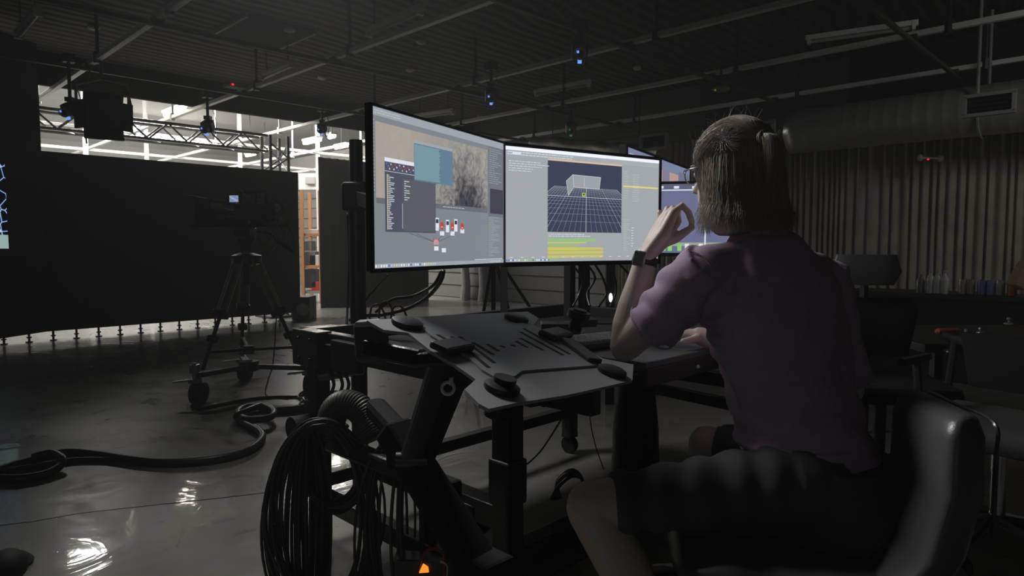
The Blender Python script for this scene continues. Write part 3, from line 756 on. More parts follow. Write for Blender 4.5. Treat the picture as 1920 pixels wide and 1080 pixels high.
# lower frame
dbar(.06, .03, .16, 1.25, .03, .16, .05, .06).build('lower_rail', frm, desk)
dbar(1.03, .03, .24, 1.03, L, .24, .06, .07).build('lower_rail', frm, desk)
dbar(1.10, .03, .21, 1.10, L, .21, .03, .03).build('lower_rail', mat('rail_alu', (.12, .12, .12), .3, .7), desk)
dbar(.06, .03, .22, .06, L, .22, .05, .05).build('lower_rail', frm, desk)
dbar(.45, .03, .36, 1.03, .03, .36, .06, .065).build('middle_rail', frm, desk)
b_ = MB(); b_.box(D(.86, .03, .325), (.08, .15, .1), ROOM, .02); b_.build('rail_clamp', blkm, desk)
dbar(.06, L, .50, 1.25, L, .50, .05, .06).build('right_end_rail', frm, desk)
dbar(.2, L, .42, 1.25, L+.1, .36, .04, .05).build('right_end_rail', frm, desk)
# small items on leg 590
b_ = MB(); c_ = D(.06, -.05, .43); b_.cyl(c_-BX*.03, c_+BX*.05, .045, 18); b_.build('leg_knob', rubber, desk, smooth=True)
# vertical monitor post
pc = W(672, 600, 2.62)
b_ = MB(); ztop = W(0, 263, 2.62).z; zmid = W(0, 345, 2.62).z
b_.cyl(V((pc.x, pc.y, .1)), V((pc.x, pc.y, zmid)), .032, 20); b_.cyl(V((pc.x, pc.y, zmid-.1)), V((pc.x, pc.y, ztop)), .026, 20); b_.build('monitor_post', mat('post_black', (.03, .03, .032), .3, .3), desk, smooth=True)
b_ = MB(); b_.box(V((pc.x-.0, pc.y-.0, zmid-.05)), (.1, .09, .11), None, .012); b_.build('post_clamp', blkm, desk)
b_ = MB(); b_.bar(V((pc.x, pc.y, zmid-.05)), W(760, 400, 2.2), .04, .05); b_.bar(W(760, 400, 2.2), W(830, 390, 2.12), .04, .05); b_.build('monitor_arm', blkm, desk)
# second posts under middle monitor
for px in (1095, 1068):
    p = W(px, 560, 3.05); b_ = MB(); b_.box(V((p.x, p.y, (DZ-.06+1.2)/2)), (.04, .04, 1.2-(DZ-.06)), ROOM, .004); b_.build('rear_post', frm, desk)
b_ = MB(); b_.bar(W(940, 395, 2.42), W(1110, 400, 2.9), .05, .05); b_.build('cross_arm', blkm, desk)
b_ = MB(); p = W(945, 560, 2.55); b_.box(V((p.x, p.y, 1.0)), (.028, .028, .5)); b_.build('rear_post', greyp, desk)

# ============================================================ MONITORS
class Screen:
    def __init__(s, TL, TR, H, name, label, bezel=.012, depth=.03, group='computer monitors on the desk', tilt=0):
        s.TL, s.TR = V(TL), V(TR); s.ex = (s.TR-s.TL); s.Wd = s.ex.length; s.ex.normalize()
        s.ey = -UP; s.H = H; s.en = s.ex.cross(UP); s.en.normalize()
        if s.en.dot(V((0, 0, HC))-s.TL) < 0: s.en = -s.en
        c = s.TL+s.ex*s.Wd/2+s.ey*H
        s.t = thing('monitor', c, label, 'monitor', group)
        b_ = MB(); b0 = bezel
        b_.prism([(-b0, -b0), (s.Wd+b0, -b0), (s.Wd+b0, H+b0), (-b0, H+b0)], s.TL-s.en*.004, s.ex, s.ey, depth, -s.en)
        b_.build('housing', blk, s.t)
        b_ = MB()
        for (x0, y0, x1, y1) in [(-b0, -b0, s.Wd+b0, 0), (-b0, H, s.Wd+b0, H+b0+.004), (-b0, 0, 0, H), (s.Wd, 0, s.Wd+b0, H)]:
            b_.prism([(x0, y0), (x1, y0), (x1, y1), (x0, y1)], s.TL-s.en*.004, s.ex, s.ey, .008, s.en)
        b_.build('bezel', mat('bezel_black', (.012, .012, .016), .3), s.t)
        b_ = MB(); cc = s.TL+s.ex*s.Wd/2+s.ey*H/2-s.en*.05
        b_.box(cc, (.12, .05, .12), frame(s.en)); b_.build('mount_plate', blkm, s.t)
        s.b = MB(); s.mats = []; s.lay = 0
    def uv(s, px, py):
        r = ray(px, py); o = V((0, 0, HC)); k = (s.TL-o).dot(s.en)/r.dot(s.en); p = o+r*k-s.TL
        return p.dot(s.ex), p.dot(s.ey)
    def m(s, m):
        if m not in s.mats: s.mats.append(m)
        s.b.mi = s.mats.index(m)
    def rect(s, x0, y0, x1, y1, m, lay=None):
        s.m(m)
        if lay is None: lay = s.lay
        x0 = max(0, x0); y0 = max(0, y0); x1 = min(s.Wd, x1); y1 = min(s.H, y1)
        if x1 <= x0 or y1 <= y0: return
        o = s.TL+s.en*(.0001*lay)
        vs = [s.b.bm.verts.new(o+s.ex*x+s.ey*y) for x, y in ((x0, y0), (x1, y0), (x1, y1), (x0, y1))]
        s.b.face(vs)
    def prect(s, px0, py0, px1, py1, m, lay=None):   # given in photo coords projected on this plane
        a = s.uv(px0, py0); b = s.uv(px1, py1); s.rect(a[0], a[1], b[0], b[1], m, lay)
    def line(s, p, q, w_, m, lay=5):
        s.m(m); p = V((*p, 0)); q = V((*q, 0)); d = (q-p)
        if d.length < 1e-6: return
        nn = V((-d.y, d.x, 0)).normalized()*w_/2
        o = s.TL+s.en*(.0001*lay)
        vs = [s.b.bm.verts.new(o+s.ex*v.x+s.ey*v.y) for v in (p-nn, q-nn, q+nn, p+nn)]; s.b.face(vs)
    def poly(s, pts, m, lay=5):
        s.m(m); o = s.TL+s.en*(.0001*lay); s.b.face([s.b.bm.verts.new(o+s.ex*x+s.ey*y) for x, y in pts])
    def done(s):
        bm = s.b.bm; bm.normal_update()
        root = s.t; bmesh.ops.translate(bm, vec=-V(root.location), verts=bm.verts)
        for f in bm.faces:
            if f.normal.dot(s.en) < 0: f.normal_flip()
        me = bpy.data.meshes.new('screen'); bm.to_mesh(me); bm.free()
        for mm in s.mats: me.materials.append(mm)
        o = bpy.data.objects.new('screen', me); C.objects.link(o); o.parent = s.t
Zt = HC+.340; HH = .396
def at(px, Y, z): return V(((px-960)/F*Y, Y, z))
def text_rows(S, x0, y0, x1, y1, n, m, h=.0016, ragged=.6, lay=6, seed=1, words=True):
    rnd = random.Random(seed)
    for i in range(n):
        y = y0+(y1-y0)*(i+.5)/n; xe = x0+(x1-x0)*(1-ragged*rnd.random())
        x = x0
        while x < xe:
            w_ = rnd.uniform(.006, .02) if words else xe-x
            S.rect(x, y-h/2, min(x+w_, xe), y+h/2, m, lay); x += w_+.003
S1 = Screen(at(700.5, 1.652, Zt), at(944, 2.262, Zt), HH, 'm1', 'large left monitor showing a rocky landscape image and node graph windows', bezel=.007, depth=.012)
g1 = emis('ui_grey_mid', (128, 132, 140)); gl = emis('ui_light', (158, 164, 172)); gd = emis('ui_dark', (80, 82, 98)); gdd = emis('ui_darker', (60, 62, 75))
txt = emis('ui_text', (190, 195, 200)); txtd = emis('ui_textdim', (160, 165, 172)); wht = emis('ui_white', (225, 228, 240)); teal = emis('ui_teal', (92, 126, 142)); tealt = emis('ui_tealtxt', (140, 170, 180)); teald = emis('ui_teald', (98, 126, 148))
yell = emis('ui_yellow', (215, 205, 120)); red_ = emis('ui_red', (190, 70, 62)); blu = emis('ui_blue', (90, 120, 200)); fold = emis('ui_folder', (215, 205, 170))
nebula = None
def nebula_mat(S):
    m = bpy.data.materials.new('landscape_picture'); m.use_nodes = True; nt = m.node_tree; p = nt.nodes['Principled BSDF']
    p.inputs['Base Color'].default_value = (.01, .01, .01, 1)
    tc = nt.nodes.new('ShaderNodeTexCoord'); root = S.t
    # coordinates on the picture: distance from a focus at lower right
    u, v = S.uv(878, 392); f0 = S.TL+S.ex*u+S.ey*v-V(root.location)
    sub = nt.nodes.new('ShaderNodeVectorMath'); sub.operation = 'SUBTRACT'; sub.inputs[1].default_value = f0
    nt.links.new(tc.outputs['Object'], sub.inputs[0])
    n1 = nt.nodes.new('ShaderNodeTexNoise'); n1.inputs['Scale'].default_value = 9; n1.inputs['Detail'].default_value = 8; n1.inputs['Distortion'].default_value = 1.2
    nt.links.new(sub.outputs[0], n1.inputs['Vector'])
    ln_ = nt.nodes.new('ShaderNodeVectorMath'); ln_.operation = 'LENGTH'; nt.links.new(sub.outputs[0], ln_.inputs[0])
    ad = nt.nodes.new('ShaderNodeMath'); ad.operation = 'MULTIPLY_ADD'; ad.inputs[1].default_value = .22; nt.links.new(n1.outputs['Fac'], ad.inputs[0]); nt.links.new(ln_.outputs['Value'], ad.inputs[2])
    r = nt.nodes.new('ShaderNodeValToRGB'); el = r.color_ramp.elements
    def L3(c): return tuple(((x/255+.055)/1.055)**2.4 for x in c)+(1,)
    el[0].position = .13; el[0].color = L3((62, 62, 72)); el[1].position = .46; el[1].color = L3((168, 160, 150))
    e = el.new(.17); e.color = L3((88, 86, 90)); e = el.new(.215); e.color = L3((126, 123, 122)); e = el.new(.29); e.color = L3((148, 145, 142))
    nt.links.new(ad.outputs[0], r.inputs[0])
    n2 = nt.nodes.new('ShaderNodeTexNoise'); n2.inputs['Scale'].default_value = 28; n2.inputs['Detail'].default_value = 6; n2.inputs['Distortion'].default_value = 2
    nt.links.new(sub.outputs[0], n2.inputs['Vector'])
    mr = nt.nodes.new('ShaderNodeMapRange'); mr.inputs['From Min'].default_value = .35; mr.inputs['From Max'].default_value = .65; mr.inputs['To Min'].default_value = .45; mr.inputs['To Max'].default_value = 1.6
    nt.links.new(n2.outputs['Fac'], mr.inputs['Value'])
    # detail only near the focus
    mr2 = nt.nodes.new('ShaderNodeMapRange'); mr2.inputs['From Min'].default_value = .07; mr2.inputs['From Max'].default_value = .24; mr2.inputs['To Min'].default_value = 1; mr2.inputs['To Max'].default_value = 0.05
    nt.links.new(ln_.outputs['Value'], mr2.inputs['Value'])
    mx = nt.nodes.new('ShaderNodeMix'); mx.data_type = 'FLOAT'; mx.inputs['A'].default_value = 1
    nt.links.new(mr2.outputs[0], mx.inputs['Factor']); nt.links.new(mr.outputs[0], mx.inputs['B'])
    nt.links.new(r.outputs[0], p.inputs['Emission Color']); nt.links.new(mx.outputs['Result'], p.inputs['Emission Strength'])
    return m
def c5(x, y): return 680+x*.29167, 190+y*.29167       # crop to photo coords
def P5(S, x0, y0, x1, y1, m, lay): 
    a = S.uv(*c5(x0, y0)); b = S.uv(*c5(x1, y1)); S.rect(a[0], a[1], b[0], b[1], m, lay)
S = S1
S.rect(0, 0, S.Wd, S.H, g1, 0)
S.rect(0, 0, S.Wd, .02, gl, 1); text_rows(S, .01, .004, .12, .016, 2, txt, .0018, .3)
u0, v0 = S.uv(*c5(80, 112)); u1, v1 = S.uv(*c5(803, 690))
S.rect(u0, .034, u1, v1, nebula_mat(S), 1)
S.rect(0, .02, .012, .16, g1, 2)
for k in range(20): S.rect(.003, .03+k*.009, .008, .034+k*.009, txtd, 3)
S.rect(u0, v1, u1, v1+.014, emis('ui_strip', (105, 108, 116)), 2); text_rows(S, u0+.30, v1+.003, u0+.42, v1+.011, 1, txt, .002, .1)
# right column
u2 = S.uv(*c5(806, 300))[0]
S.rect(u2, .02, S.Wd, S.H*.62, emis('ui_rpanel', (112, 115, 122)), 3)
text_rows(S, u2+.006, .025, S.Wd-.01, .14, 17, txtd, .0016, .7, 5, 3)
v5 = S.uv(*c5(830, 440))[1]; v6 = S.uv(*c5(830, 590))[1]
S.rect(u2+.012, .155, S.Wd-.004, .235, gdd, 4)
text_rows(S, u2+.004, .245, S.Wd-.02, .375, 24, txtd, .0016, .75, 5, 4)
# file explorer window (dark)
e0 = S.uv(*c5(140, 400)); e1 = S.uv(*c5(470, 848)); 
S.rect(e0[0], .125, e1[0], e1[1], gd, 4)
em = S.uv(*c5(258, 600))[0]
S.rect(em, .165, e1[0], e1[1]-.004, emis('ui_d2', (90, 92, 102)), 5)
S.rect(e0[0], .118, e1[0]-.05, .128, wht, 5)
rnd = random.Random(5)
for k in range(26):
    S.rect(e0[0]+.006+k*.006, .131+(k % 3)*.006, e0[0]+.010+k*.006, .135+(k % 3)*.006, [wht, red_, blu, txt][rnd.randint(0, 3)], 6)
S.rect(e0[0], .151, e1[0]-.03, .1525, txt, 6)
for k in range(30):
    y = .160+k*(e1[1]-.165)/30
    S.rect(e0[0]+.008, y, e0[0]+.012, y+.0035, fold, 6); S.rect(e0[0]+.0135, y+.0004, e0[0]+.018+rnd.random()*.022, y+.0028, txt, 6)
for k in range(9): S.rect(em+.006, .17+k*.006, em+.012+rnd.random()*.022, .1725+k*.006, txt, 6)
S.rect(em-.004, e1[1]-.075, em-.002, e1[1]-.01, txt, 7)
# console window teal
t0 = S.uv(*c5(328, 262)); t1 = S.uv(*c5(578, 545))
S.rect(t0[0], t0[1]-.006, t1[0], t0[1]+.002, txtd, 8); S.rect(t0[0], t0[1], t1[0], t1[1], teal, 7); S.rect(t0[0]+(t1[0]-t0[0])*.68, t0[1]+.003, t1[0], t1[1], teald, 8)
for k in range(42):
    y = t0[1]+.005+k*(t1[1]-t0[1]-.008)/42; S.rect(t0[0]+.002, y, t0[0]+(t1[0]-t0[0])*(.62+.05*rnd.random()), y+.0011, tealt, 9)
# node graph
for (cx, cy, kind) in [(478, 790, 'w'), (509, 800, 'r'), (545, 802, 'w'), (576, 803, 'r'), (598, 798, 'w'), (639, 806, 'r'), (510, 849, 's'), (577, 850, 's'), (640, 835, 's'), (472, 905, 'q'), (473, 946, 's'), (521, 957, 's')]:
    u, v = S.uv(*c5(cx, cy))
    if kind == 'w': S.rect(u-.009, v-.018, u+.009, v+.018, wht, 5); S.rect(u-.007, v-.014, u+.007, v-.003, gdd, 6)
    if kind == 'r': S.poly([(u+.010*math.cos(t), v+.012*math.sin(t)) for t in [2*PI*j/14 for j in range(14)]], red_, 5); S.rect(u-.005, v+.002, u+.005, v+.005, txt, 6)
    if kind == 's': S.rect(u-.011, v-.006, u+.011, v+.006, wht, 5)
    if kind == 'q': S.rect(u-.013, v-.007, u+.013, v+.007, emis('ui_pink', (200, 150, 150)), 5); S.rect(u-.016, v-.01, u-.010, v-.004, red_, 6); S.rect(u+.010, v-.01, u+.016, v-.004, red_, 6)
for a_, b2 in [((340, 850), (455, 900)), ((300, 848), (455, 903)), ((600, 850), (490, 900)), ((510, 860), (480, 895)), ((478, 815), (509, 845)), ((545, 830), (575, 848))]:
    S.line(S.uv(*c5(*a_)), S.uv(*c5(*b2)), .0012, gd, 5)
S.rect(0, S.H-.011, S.Wd, S.H, gl, 3)
for k in range(26): S.rect(.006+k*.0105, S.H-.0085, .0125+k*.0105, S.H-.0025, [wht, txt, blu, wht, yell][rnd.randint(0, 4)] if k < 24 else txt, 5)
for k in range(6): S.rect(S.Wd-.09+.012*k, S.H-.008, S.Wd-.082+.012*k, S.H-.003, txt, 5)
S.rect(S.Wd*.72, S.H-.014, S.Wd-.01, S.H-.0125, wht, 5)
S.done()

S2 = Screen(at(947, 2.302, Zt), at(1233, 2.70, Zt), HH, 'm2', 'large middle monitor showing a 3D grid room view in editing software')
S = S2; pale = emis('ui_pale', (164, 168, 172)); pale2 = emis('ui_pale2', (170, 174, 178)); navy = emis('ui_navy', (62, 66, 88)); gridc = emis('ui_grid', (150, 155, 168)); gridb = emis('ui_gridb', (205, 208, 220))
S.rect(0, 0, S.Wd, S.H, pale, 0)
S.rect(0, 0, S.Wd, .012, emis('ui_title', (235, 238, 255), 1.1), 1); S.rect(0, .012, S.Wd, .03, pale2, 1)
text_rows(S, .01, .014, .30, .03, 2, wht, .0022, .1, 3, 8)
S.rect(.03, .017, .065, .026, wht, 4)
text_rows(S, .015, .045, .19, .085, 5, wht, .0018, .5, 3, 9)
u0, v0 = S.uv(*c5(1190, 378)); u1, v1 = S.uv(*c5(1662, 846))
S.rect(u0, v0-.006, u1, v0, emis('ui_orange', (215, 190, 165)), 2)
S.rect(u0, v0, u1, v1, navy, 2)
def pc5(x, y): return S.uv(*c5(x, y))
# perspective ground grid inside the viewport
def clipx(p, q):
    return p, q
vx, vy = pc5(1438, 555)
hz = pc5(1438, 520)[1]; bot = v1
for k in range(-14, 15):
    xb = (u0+u1)/2+.0+k*.021; xt = vx+k*.0050*2.1
    p = (xt, vy+.001); q = (xb+(k*.006), bot)
    # clip to viewport
    dx = q[0]-p[0]; dy = q[1]-p[1]; t1_ = 1
    if dx > 0 and q[0] > u1: t1_ = (u1-p[0])/dx
    if dx < 0 and q[0] < u0: t1_ = (u0-p[0])/dx
    q = (p[0]+dx*t1_, p[1]+dy*t1_)
    S.line(p, q, .0009 if k else .002, gridc if k % 7 else gridb, 4)
for k in range(17):
    d = 1/(1+ (16-k)*.24); y = vy+(bot-vy)*(d-.205)/(1-.205)*1.0
    hwid = (u1-u0)
    f_ = (y-vy)/(bot-vy); xl = max(u0, vx-.147-(.25)*f_); xr = min(u1, vx+.147+.25*f_)
    S.line((xl, y), (xr, y+.002), .0008 if k != 9 else .0018, gridc if k != 9 else gridb, 4)
# the room box
wall = emis('ui_boxface', (158, 162, 168)); edge = emis('ui_boxedge', (220, 222, 226))
A_, B_, C_, D_, E_, F_ = [pc5(*q_) for q_ in ((1350, 472), (1530, 490), (1520, 566), (1357, 552), (1308, 512), (1322, 606))]
S.poly([A_, B_, C_, D_], wall, 6); S.poly([E_, A_, D_, F_], emis('ui_boxface2', (150, 155, 163)), 6)
for p, q in ((A_, B_), (B_, C_), (C_, D_), (A_, D_), (E_, A_), (D_, F_), (E_, F_)): S.line(p, q, .0014, edge, 7)
S.line(pc5(1424, 492), pc5(1425, 552), .0012, edge, 7)
u, v = pc5(1421, 600); S.rect(u-.008, v-.007, u+.008, v+.007, emis('ui_ygreen', (190, 195, 90)), 7); S.rect(u-.004, v-.004, u+.004, v+.003, navy, 8)
# right side panel
uR = pc5(1676, 420)[0]
text_rows(S, uR+.004, .05, uR+.03, .16, 12, txt, .0018, .5, 3, 11); text_rows(S, uR+.05, .06, uR+.085, .17, 13, txt, .0018, .4, 3, 12)
S.rect(uR, .108, S.Wd-.004, .114, emis('ui_ybar', (225, 210, 130)), 4)
for yy in (.232, .246, .25): S.rect(uR, yy, S.Wd-.002, yy+.0015, txtd, 3)
text_rows(S, uR+.004, .235, uR+.04, .36, 16, txt, .0018, .6, 3, 13); text_rows(S, uR+.045, .265, uR+.06, .345, 8, wht, .002, .5, 3, 14)
S.rect(u0-.002, v1, u0, S.H-.02, txtd, 3); S.rect(u1, v0, u1+.0015, S.H-.02, txtd, 3)
# console text green / yellow
u9, v9 = pc5(1180, 880); u8, v8 = pc5(1545, 938)
grn = emis('ui_green', (140, 200, 110)); yel2 = emis('ui_yel2', (205, 200, 100)); grd = emis('ui_greend', (160, 190, 130))
rnd = random.Random(6)
for k in range(8):
    y = v9+k*.0065; S.rect(u0, y, u0+(u8-u9)*rnd.uniform(.4, .95), y+.0042, [grn, grn, yel2, grd][k % 4], 4)
for k in range(9):
    y = v9+.028+k*.0048; S.rect(u0, y, u0+(u8-u9)*(.98 if k not in (0,) else .5), y+.0036, yel2 if k % 3 else emis('ui_yel3', (190, 180, 95)), 5)
S.rect(u0, v9+.028+9*.0048, u0+.05, v9+.028+9*.0048+.004, grn, 5)
text_rows(S, u0+.003, v1+.004, u0+(u1-u0)*.6, v1+.018, 2, wht, .002, .2, 4, 15)
for k in range(22): S.rect(.004+k*.0085, S.H-.009, .0095+k*.0085, S.H-.003, [wht, txt, blu, wht, grn][rnd.randint(0, 4)], 5)
S.rect(0, S.H-.022, S.Wd, S.H-.0205, txtd, 3)
for k in range(16): S.rect(.02+k*.045, S.H-.017, .032+k*.045, S.H-.015, wht, 5)
S.done()
# right monitor blue
S = Screen(at(1208, 3.0, W(0, 344, 2.95).z), at(1410, 2.92, W(0, 344, 2.95).z), W(0, 344, 2.95).z-W(0, 474, 2.95).z, 'm3', 'right hand monitor with plain violet blue screen, partly behind the raised hand')
S.rect(0, 0, S.Wd, S.H, emis('ui_violet', (106, 110, 142)), 0)
S.rect(0, 0, S.Wd, .024, emis('ui_violet2', (90, 95, 120)), 1); S.rect(0, .024, S.Wd, .029, wht, 2)
for px in (1239, 1268, 1302, 1330): 
    u, v = S.uv(px, 351); S.rect(u-.010, v-.005, u+.012, v+.006, wht, 3)
u, v = S.uv(1233, 456); S.rect(0, S.H-.045, S.Wd, S.H-.03, emis('ui_mint', (150, 165, 150)), 2)
for px in (1240, 1252, 1270, 1284, 1310): u, v = S.uv(px, 460); S.rect(u, S.H-.04, u+.018, S.H-.008, [wht, grn, wht][px % 3], 4)
u, v = S.uv(1321, 430); S.rect(u, .03, u+.006, S.H-.03, wht, 3)
S.done()
S = Screen(at(1174, 3.05, HC+183/F*3.05), at(1290, 3.98, HC+183/F*3.05), .34, 'm4', 'upper right screen with pink and peach picture, angled behind the others')
S.rect(0, 0, S.Wd, S.H, emis('ui_peach', (178, 152, 145)), 0); S.rect(0, 0, S.Wd, .05, emis('ui_bluegrey', (120, 130, 160)), 1)
S.rect(S.Wd*.5, .05, S.Wd*.62, .25, emis('ui_mauve', (130, 125, 145)), 2); S.rect(S.Wd*.78, .03, S.Wd, .25, emis('ui_mauve2', (112, 116, 140)), 2)
text_rows(S, .03, .02, .5, .05, 3, txt, .004, .4, 3, 20)
S.done()

# ============================================================ ITEMS ON / UNDER DESK
# light stand under monitors, background
p = W(925, 560, 5.2)
t = thing('light_stand', V((p.x, p.y, 0)), 'black light stand with splayed legs behind the desk, between the monitors', 'light stand')
b_ = MB(); b_.cyl(V((p.x, p.y, .3)), V((p.x, p.y, 1.1)), .018, 10); b_.build('pole', gun, t, smooth=True)
for (ex_, ey_) in ((905, 590), (1010, 590), (958, 585)):
    e = W(ex_, ey_, 5.2+random.uniform(-.3, .3)); b_ = MB(); b_.cyl(V((p.x+(e.x-p.x)*.1, p.y, .98)), V((p.x+(e.x-p.x)*2.0, e.y, .01)), .013, 8); b_.build('leg', gun, t, smooth=True)
# white plastic sheets hung on far cladding
for (px, lab) in ((872, 'draped pale plastic sheet hanging on the grey cladding, left one'), (905, 'draped pale plastic sheet hanging on the grey cladding, right one')):
    k = (px-960)/F; Yb = 8.95/(k*.699+.7151); p = V((k*Yb, Yb, 0)); b_ = MB()
    pts = [(p+V((.02*math.sin(z*5), 0, z))) for z in [0, .3, .7, 1.2, 1.8, 2.4]]
    b_.tube(pts, [.26, .2, .15, .13, .12, .12], 14, r2=[.1, .09, .08, .07, .07, .07])
    tag(b_.build('plastic_sheet', mat('milky_plastic', (.3, .3, .28), .4, noise_amt=.5, nscale=8, bump=.6, bscale=9), smooth=True), lab, 'plastic sheet')
# tiny white lamp
p = W(1145, 558, 4.5); b_ = MB(); b_.ell(p, (.012, .012, .03)); tag(b_.build('indicator_lamp', emis('lampw', (255, 250, 240), 3), smooth=True), 'tiny bright white lamp seen under the middle monitor', 'lamp')
b_ = MB(); b_.box(V((p.x, p.y+.03, .52)), (.06, .05, 1.04)); tag(b_.build('lamp_post', gun), 'dark thin post carrying the tiny white lamp', 'post')

# keyboard
kbc = G(1118, 640, DZ+.012)
kb = thing('keyboard', V((kbc.x, kbc.y, DZ)), 'dark computer keyboard with pale keys lying before the elbow', 'keyboard')
kd = V((.82, .57, 0)).normalized(); kf = frame(V((-kd.y, kd.x, 0)))   # x = kd-ish, y = depth
b_ = MB(); b_.box(V((kbc.x, kbc.y, DZ+.012)), (.42, .15, .018), kf, .004); b_.build('case', blk, kb)
keym = mat('key_grey', (.32, .33, .34), .5)
for r_ in range(5):
    for c_ in range(18):
        pos = V((kbc.x, kbc.y, DZ+.024))+kf @ V((-.19+c_*.0222, -.052+r_*.026, 0))
        if c_ in (14,): continue
        b_ = MB(); b_.box(pos, (.018, .019, .008), kf, .002); o = b_.build('key', keym, kb)
# mouse & odds on desk
b_ = MB(); p = G(1230, 590, DZ+.01); b_.ell(V((p.x, p.y, DZ+.014)), (.03, .055, .018)); 
tag(b_.build('computer_mouse', blk, smooth=True), 'black computer mouse on the desk behind the bent arm', 'mouse')
# red blinking module
p = W(1052, 592, 2.35)
t = thing('switch_box', V((p.x, p.y, DZ-.054)), 'small black switch box with red digits on the desk tray', 'switch box')
b_ = MB(); b_.box(V((p.x, p.y+.05, DZ-.054+.04)), (.14, .1, .08), None, .004); b_.build('case', blk, t)
b_ = MB()
for k in range(3): b_.box(V((p.x+.002*(k % 2), p.y-.003, DZ-.02+.012*k)), (.007, .003, .004))
b_.build('red_digit', redled, t)
# cables on desk behind left monitor
def wcable(name, pts, r, lab, m=cablem, k=7):
    b_ = MB(); b_.tube(cr([W(*p) for p in pts], k), r, 7); return tag(b_.build(name, m, smooth=True, auto=False), lab, 'cable')
wcable('monitor_cable', [(832, 508, 2.2), (825, 530, 2.25), (800, 558, 2.4), (765, 578, 2.5), (720, 590, 2.55), (690, 592, 2.6), (655, 600, 2.62)], .007, 'black monitor cable drooping left from the back of the left monitor')
wcable('monitor_cable', [(828, 508, 2.25), (812, 535, 2.3), (775, 555, 2.45), (735, 562, 2.5), (705, 585, 2.6)], .006, 'black monitor cable with shallow droop above the other')
wcable('thin_cable', [(727, 516, 2.3), (705, 540, 2.5), (688, 560, 2.6), (665, 590, 2.62), (662, 615, 2.6)], .0035, 'thin cable from monitor down along the post')
for i, (x_, h__) in enumerate(((705, 22), (722, 26), (745, 20))):
    wcable('red_cable', [(x_-12, 598, 2.5), (x_-8, 598-h__, 2.5), (x_+6, 598-h__*1.2, 2.5), (x_+16, 590, 2.5), (x_+18, 603, 2.48)], .004, ['dark red cable loop nearest the post', 'dark red cable loop, middle of three', 'dark red cable loop farthest from the post'][i], mat('dark_red', (.10, .01, .012), .45))
for i, x_ in enumerate((1080, 1112, 1128, 1150, 1172)):
    wcable('rear_cable', [(x_-16, 490, 2.75), (x_+random.uniform(-5, 12), 520, 2.8), (x_+random.uniform(-12, 15), 550, 2.8), (x_-6, 575, 2.75)], .005, 'black cable hanging below the middle monitor, ' + ['leftmost of five', 'second of five from the left', 'middle of five', 'fourth of five from the left', 'rightmost of five'][i])
wcable('post_cable', [(652, 400, 2.66), (655, 480, 2.66), (652, 560, 2.66), (650, 610, 2.6)], .005, 'cable running down beside the monitor post')
wcable('dangling_cable', [(1080, 738, 1.75), (1050, 790, 1.8), (1010, 850, 1.85), (965, 888, 1.9)], .0025, 'thin cable hanging diagonally below the laptop tray', mat('cable_mid', (.05, .05, .05), .4))
wcable('dangling_cable', [(1108, 730, 2.3), (1106, 780, 2.3), (1115, 830, 2.3), (1132, 880, 2.3)], .002, 'very thin cable hanging straight down near the far desk leg', mat('cable_mid', (.05, .05, .05), .4))
wcable('strap', [(1095, 730, 1.75), (1100, 750, 1.75), (1104, 778, 1.76)], .006, 'short black strap hanging under the laptop tray')
# cables between leg 590 and post
for i, (x_) in enumerate((612, 628, 640)):
    wcable('loom_cable', [(x_, 690, 2.3), (x_+14, 720, 2.3), (x_+2, 750, 2.28), (x_-8, 780, 2.25), (x_+12, 800, 2.2)], .006, 'black cable hanging between the two left legs, ' + ['left', 'middle', 'right'][i] + ' one')
b_ = MB(); b_.cyl(W(600, 705, 2.34), W(680, 690, 2.34), .022, 16); tag(b_.build('cross_tube', mat('tube_mid', (.13, .12, .11), .3, .6), smooth=True), 'short round tube clamped between the left desk legs', 'tube')

# laptop tray ------------------------------------------------
P0 = W(765, 605, 1.40); P1 = W(965, 598, 1.686); P2 = W(1145, 700, 1.40); P3 = W(940, 735, 1.113)
ctr_t = (P0+P1+P2+P3)/4; ex = ((P1-P0)+(P2-P3)).normalized(); en = ex.cross((P3-P0)+(P2-P1)).normalized()
if en.z < 0: en = -en
ey = ex.cross(en)     # toward near side
if ey.dot(P3-P0) < 0: ey = -ey
def T(px, py):
    r = ray(px, py); o = V((0, 0, HC)); k = (ctr_t-o).dot(en)/r.dot(en); p = o+r*k-ctr_t
    return p.dot(ex), p.dot(ey)
tray = thing('laptop_tray', ctr_t-UP*.05, 'empty grey slotted laptop tray with round pads, tilted in the foreground', 'laptop tray')
def c1(x, y): return 540+x/2.4, 480+y/2.4
outl = [T(*c1(*q)) for q in [(355, 290), (560, 275), (800, 262), (1080, 250), (1128, 280), (1105, 310), (1180, 352), (1290, 400), (1420, 462), (1555, 488), (1550, 560), (1260, 625), (1020, 662), (905, 688), (860, 665), (795, 600), (845, 555), (745, 485), (640, 425), (540, 345), (430, 332)]]
plate = MB()
plate.prism(outl, ctr_t, ex, ey, .006, -en)
po = plate.build('plate', trayg, tray)
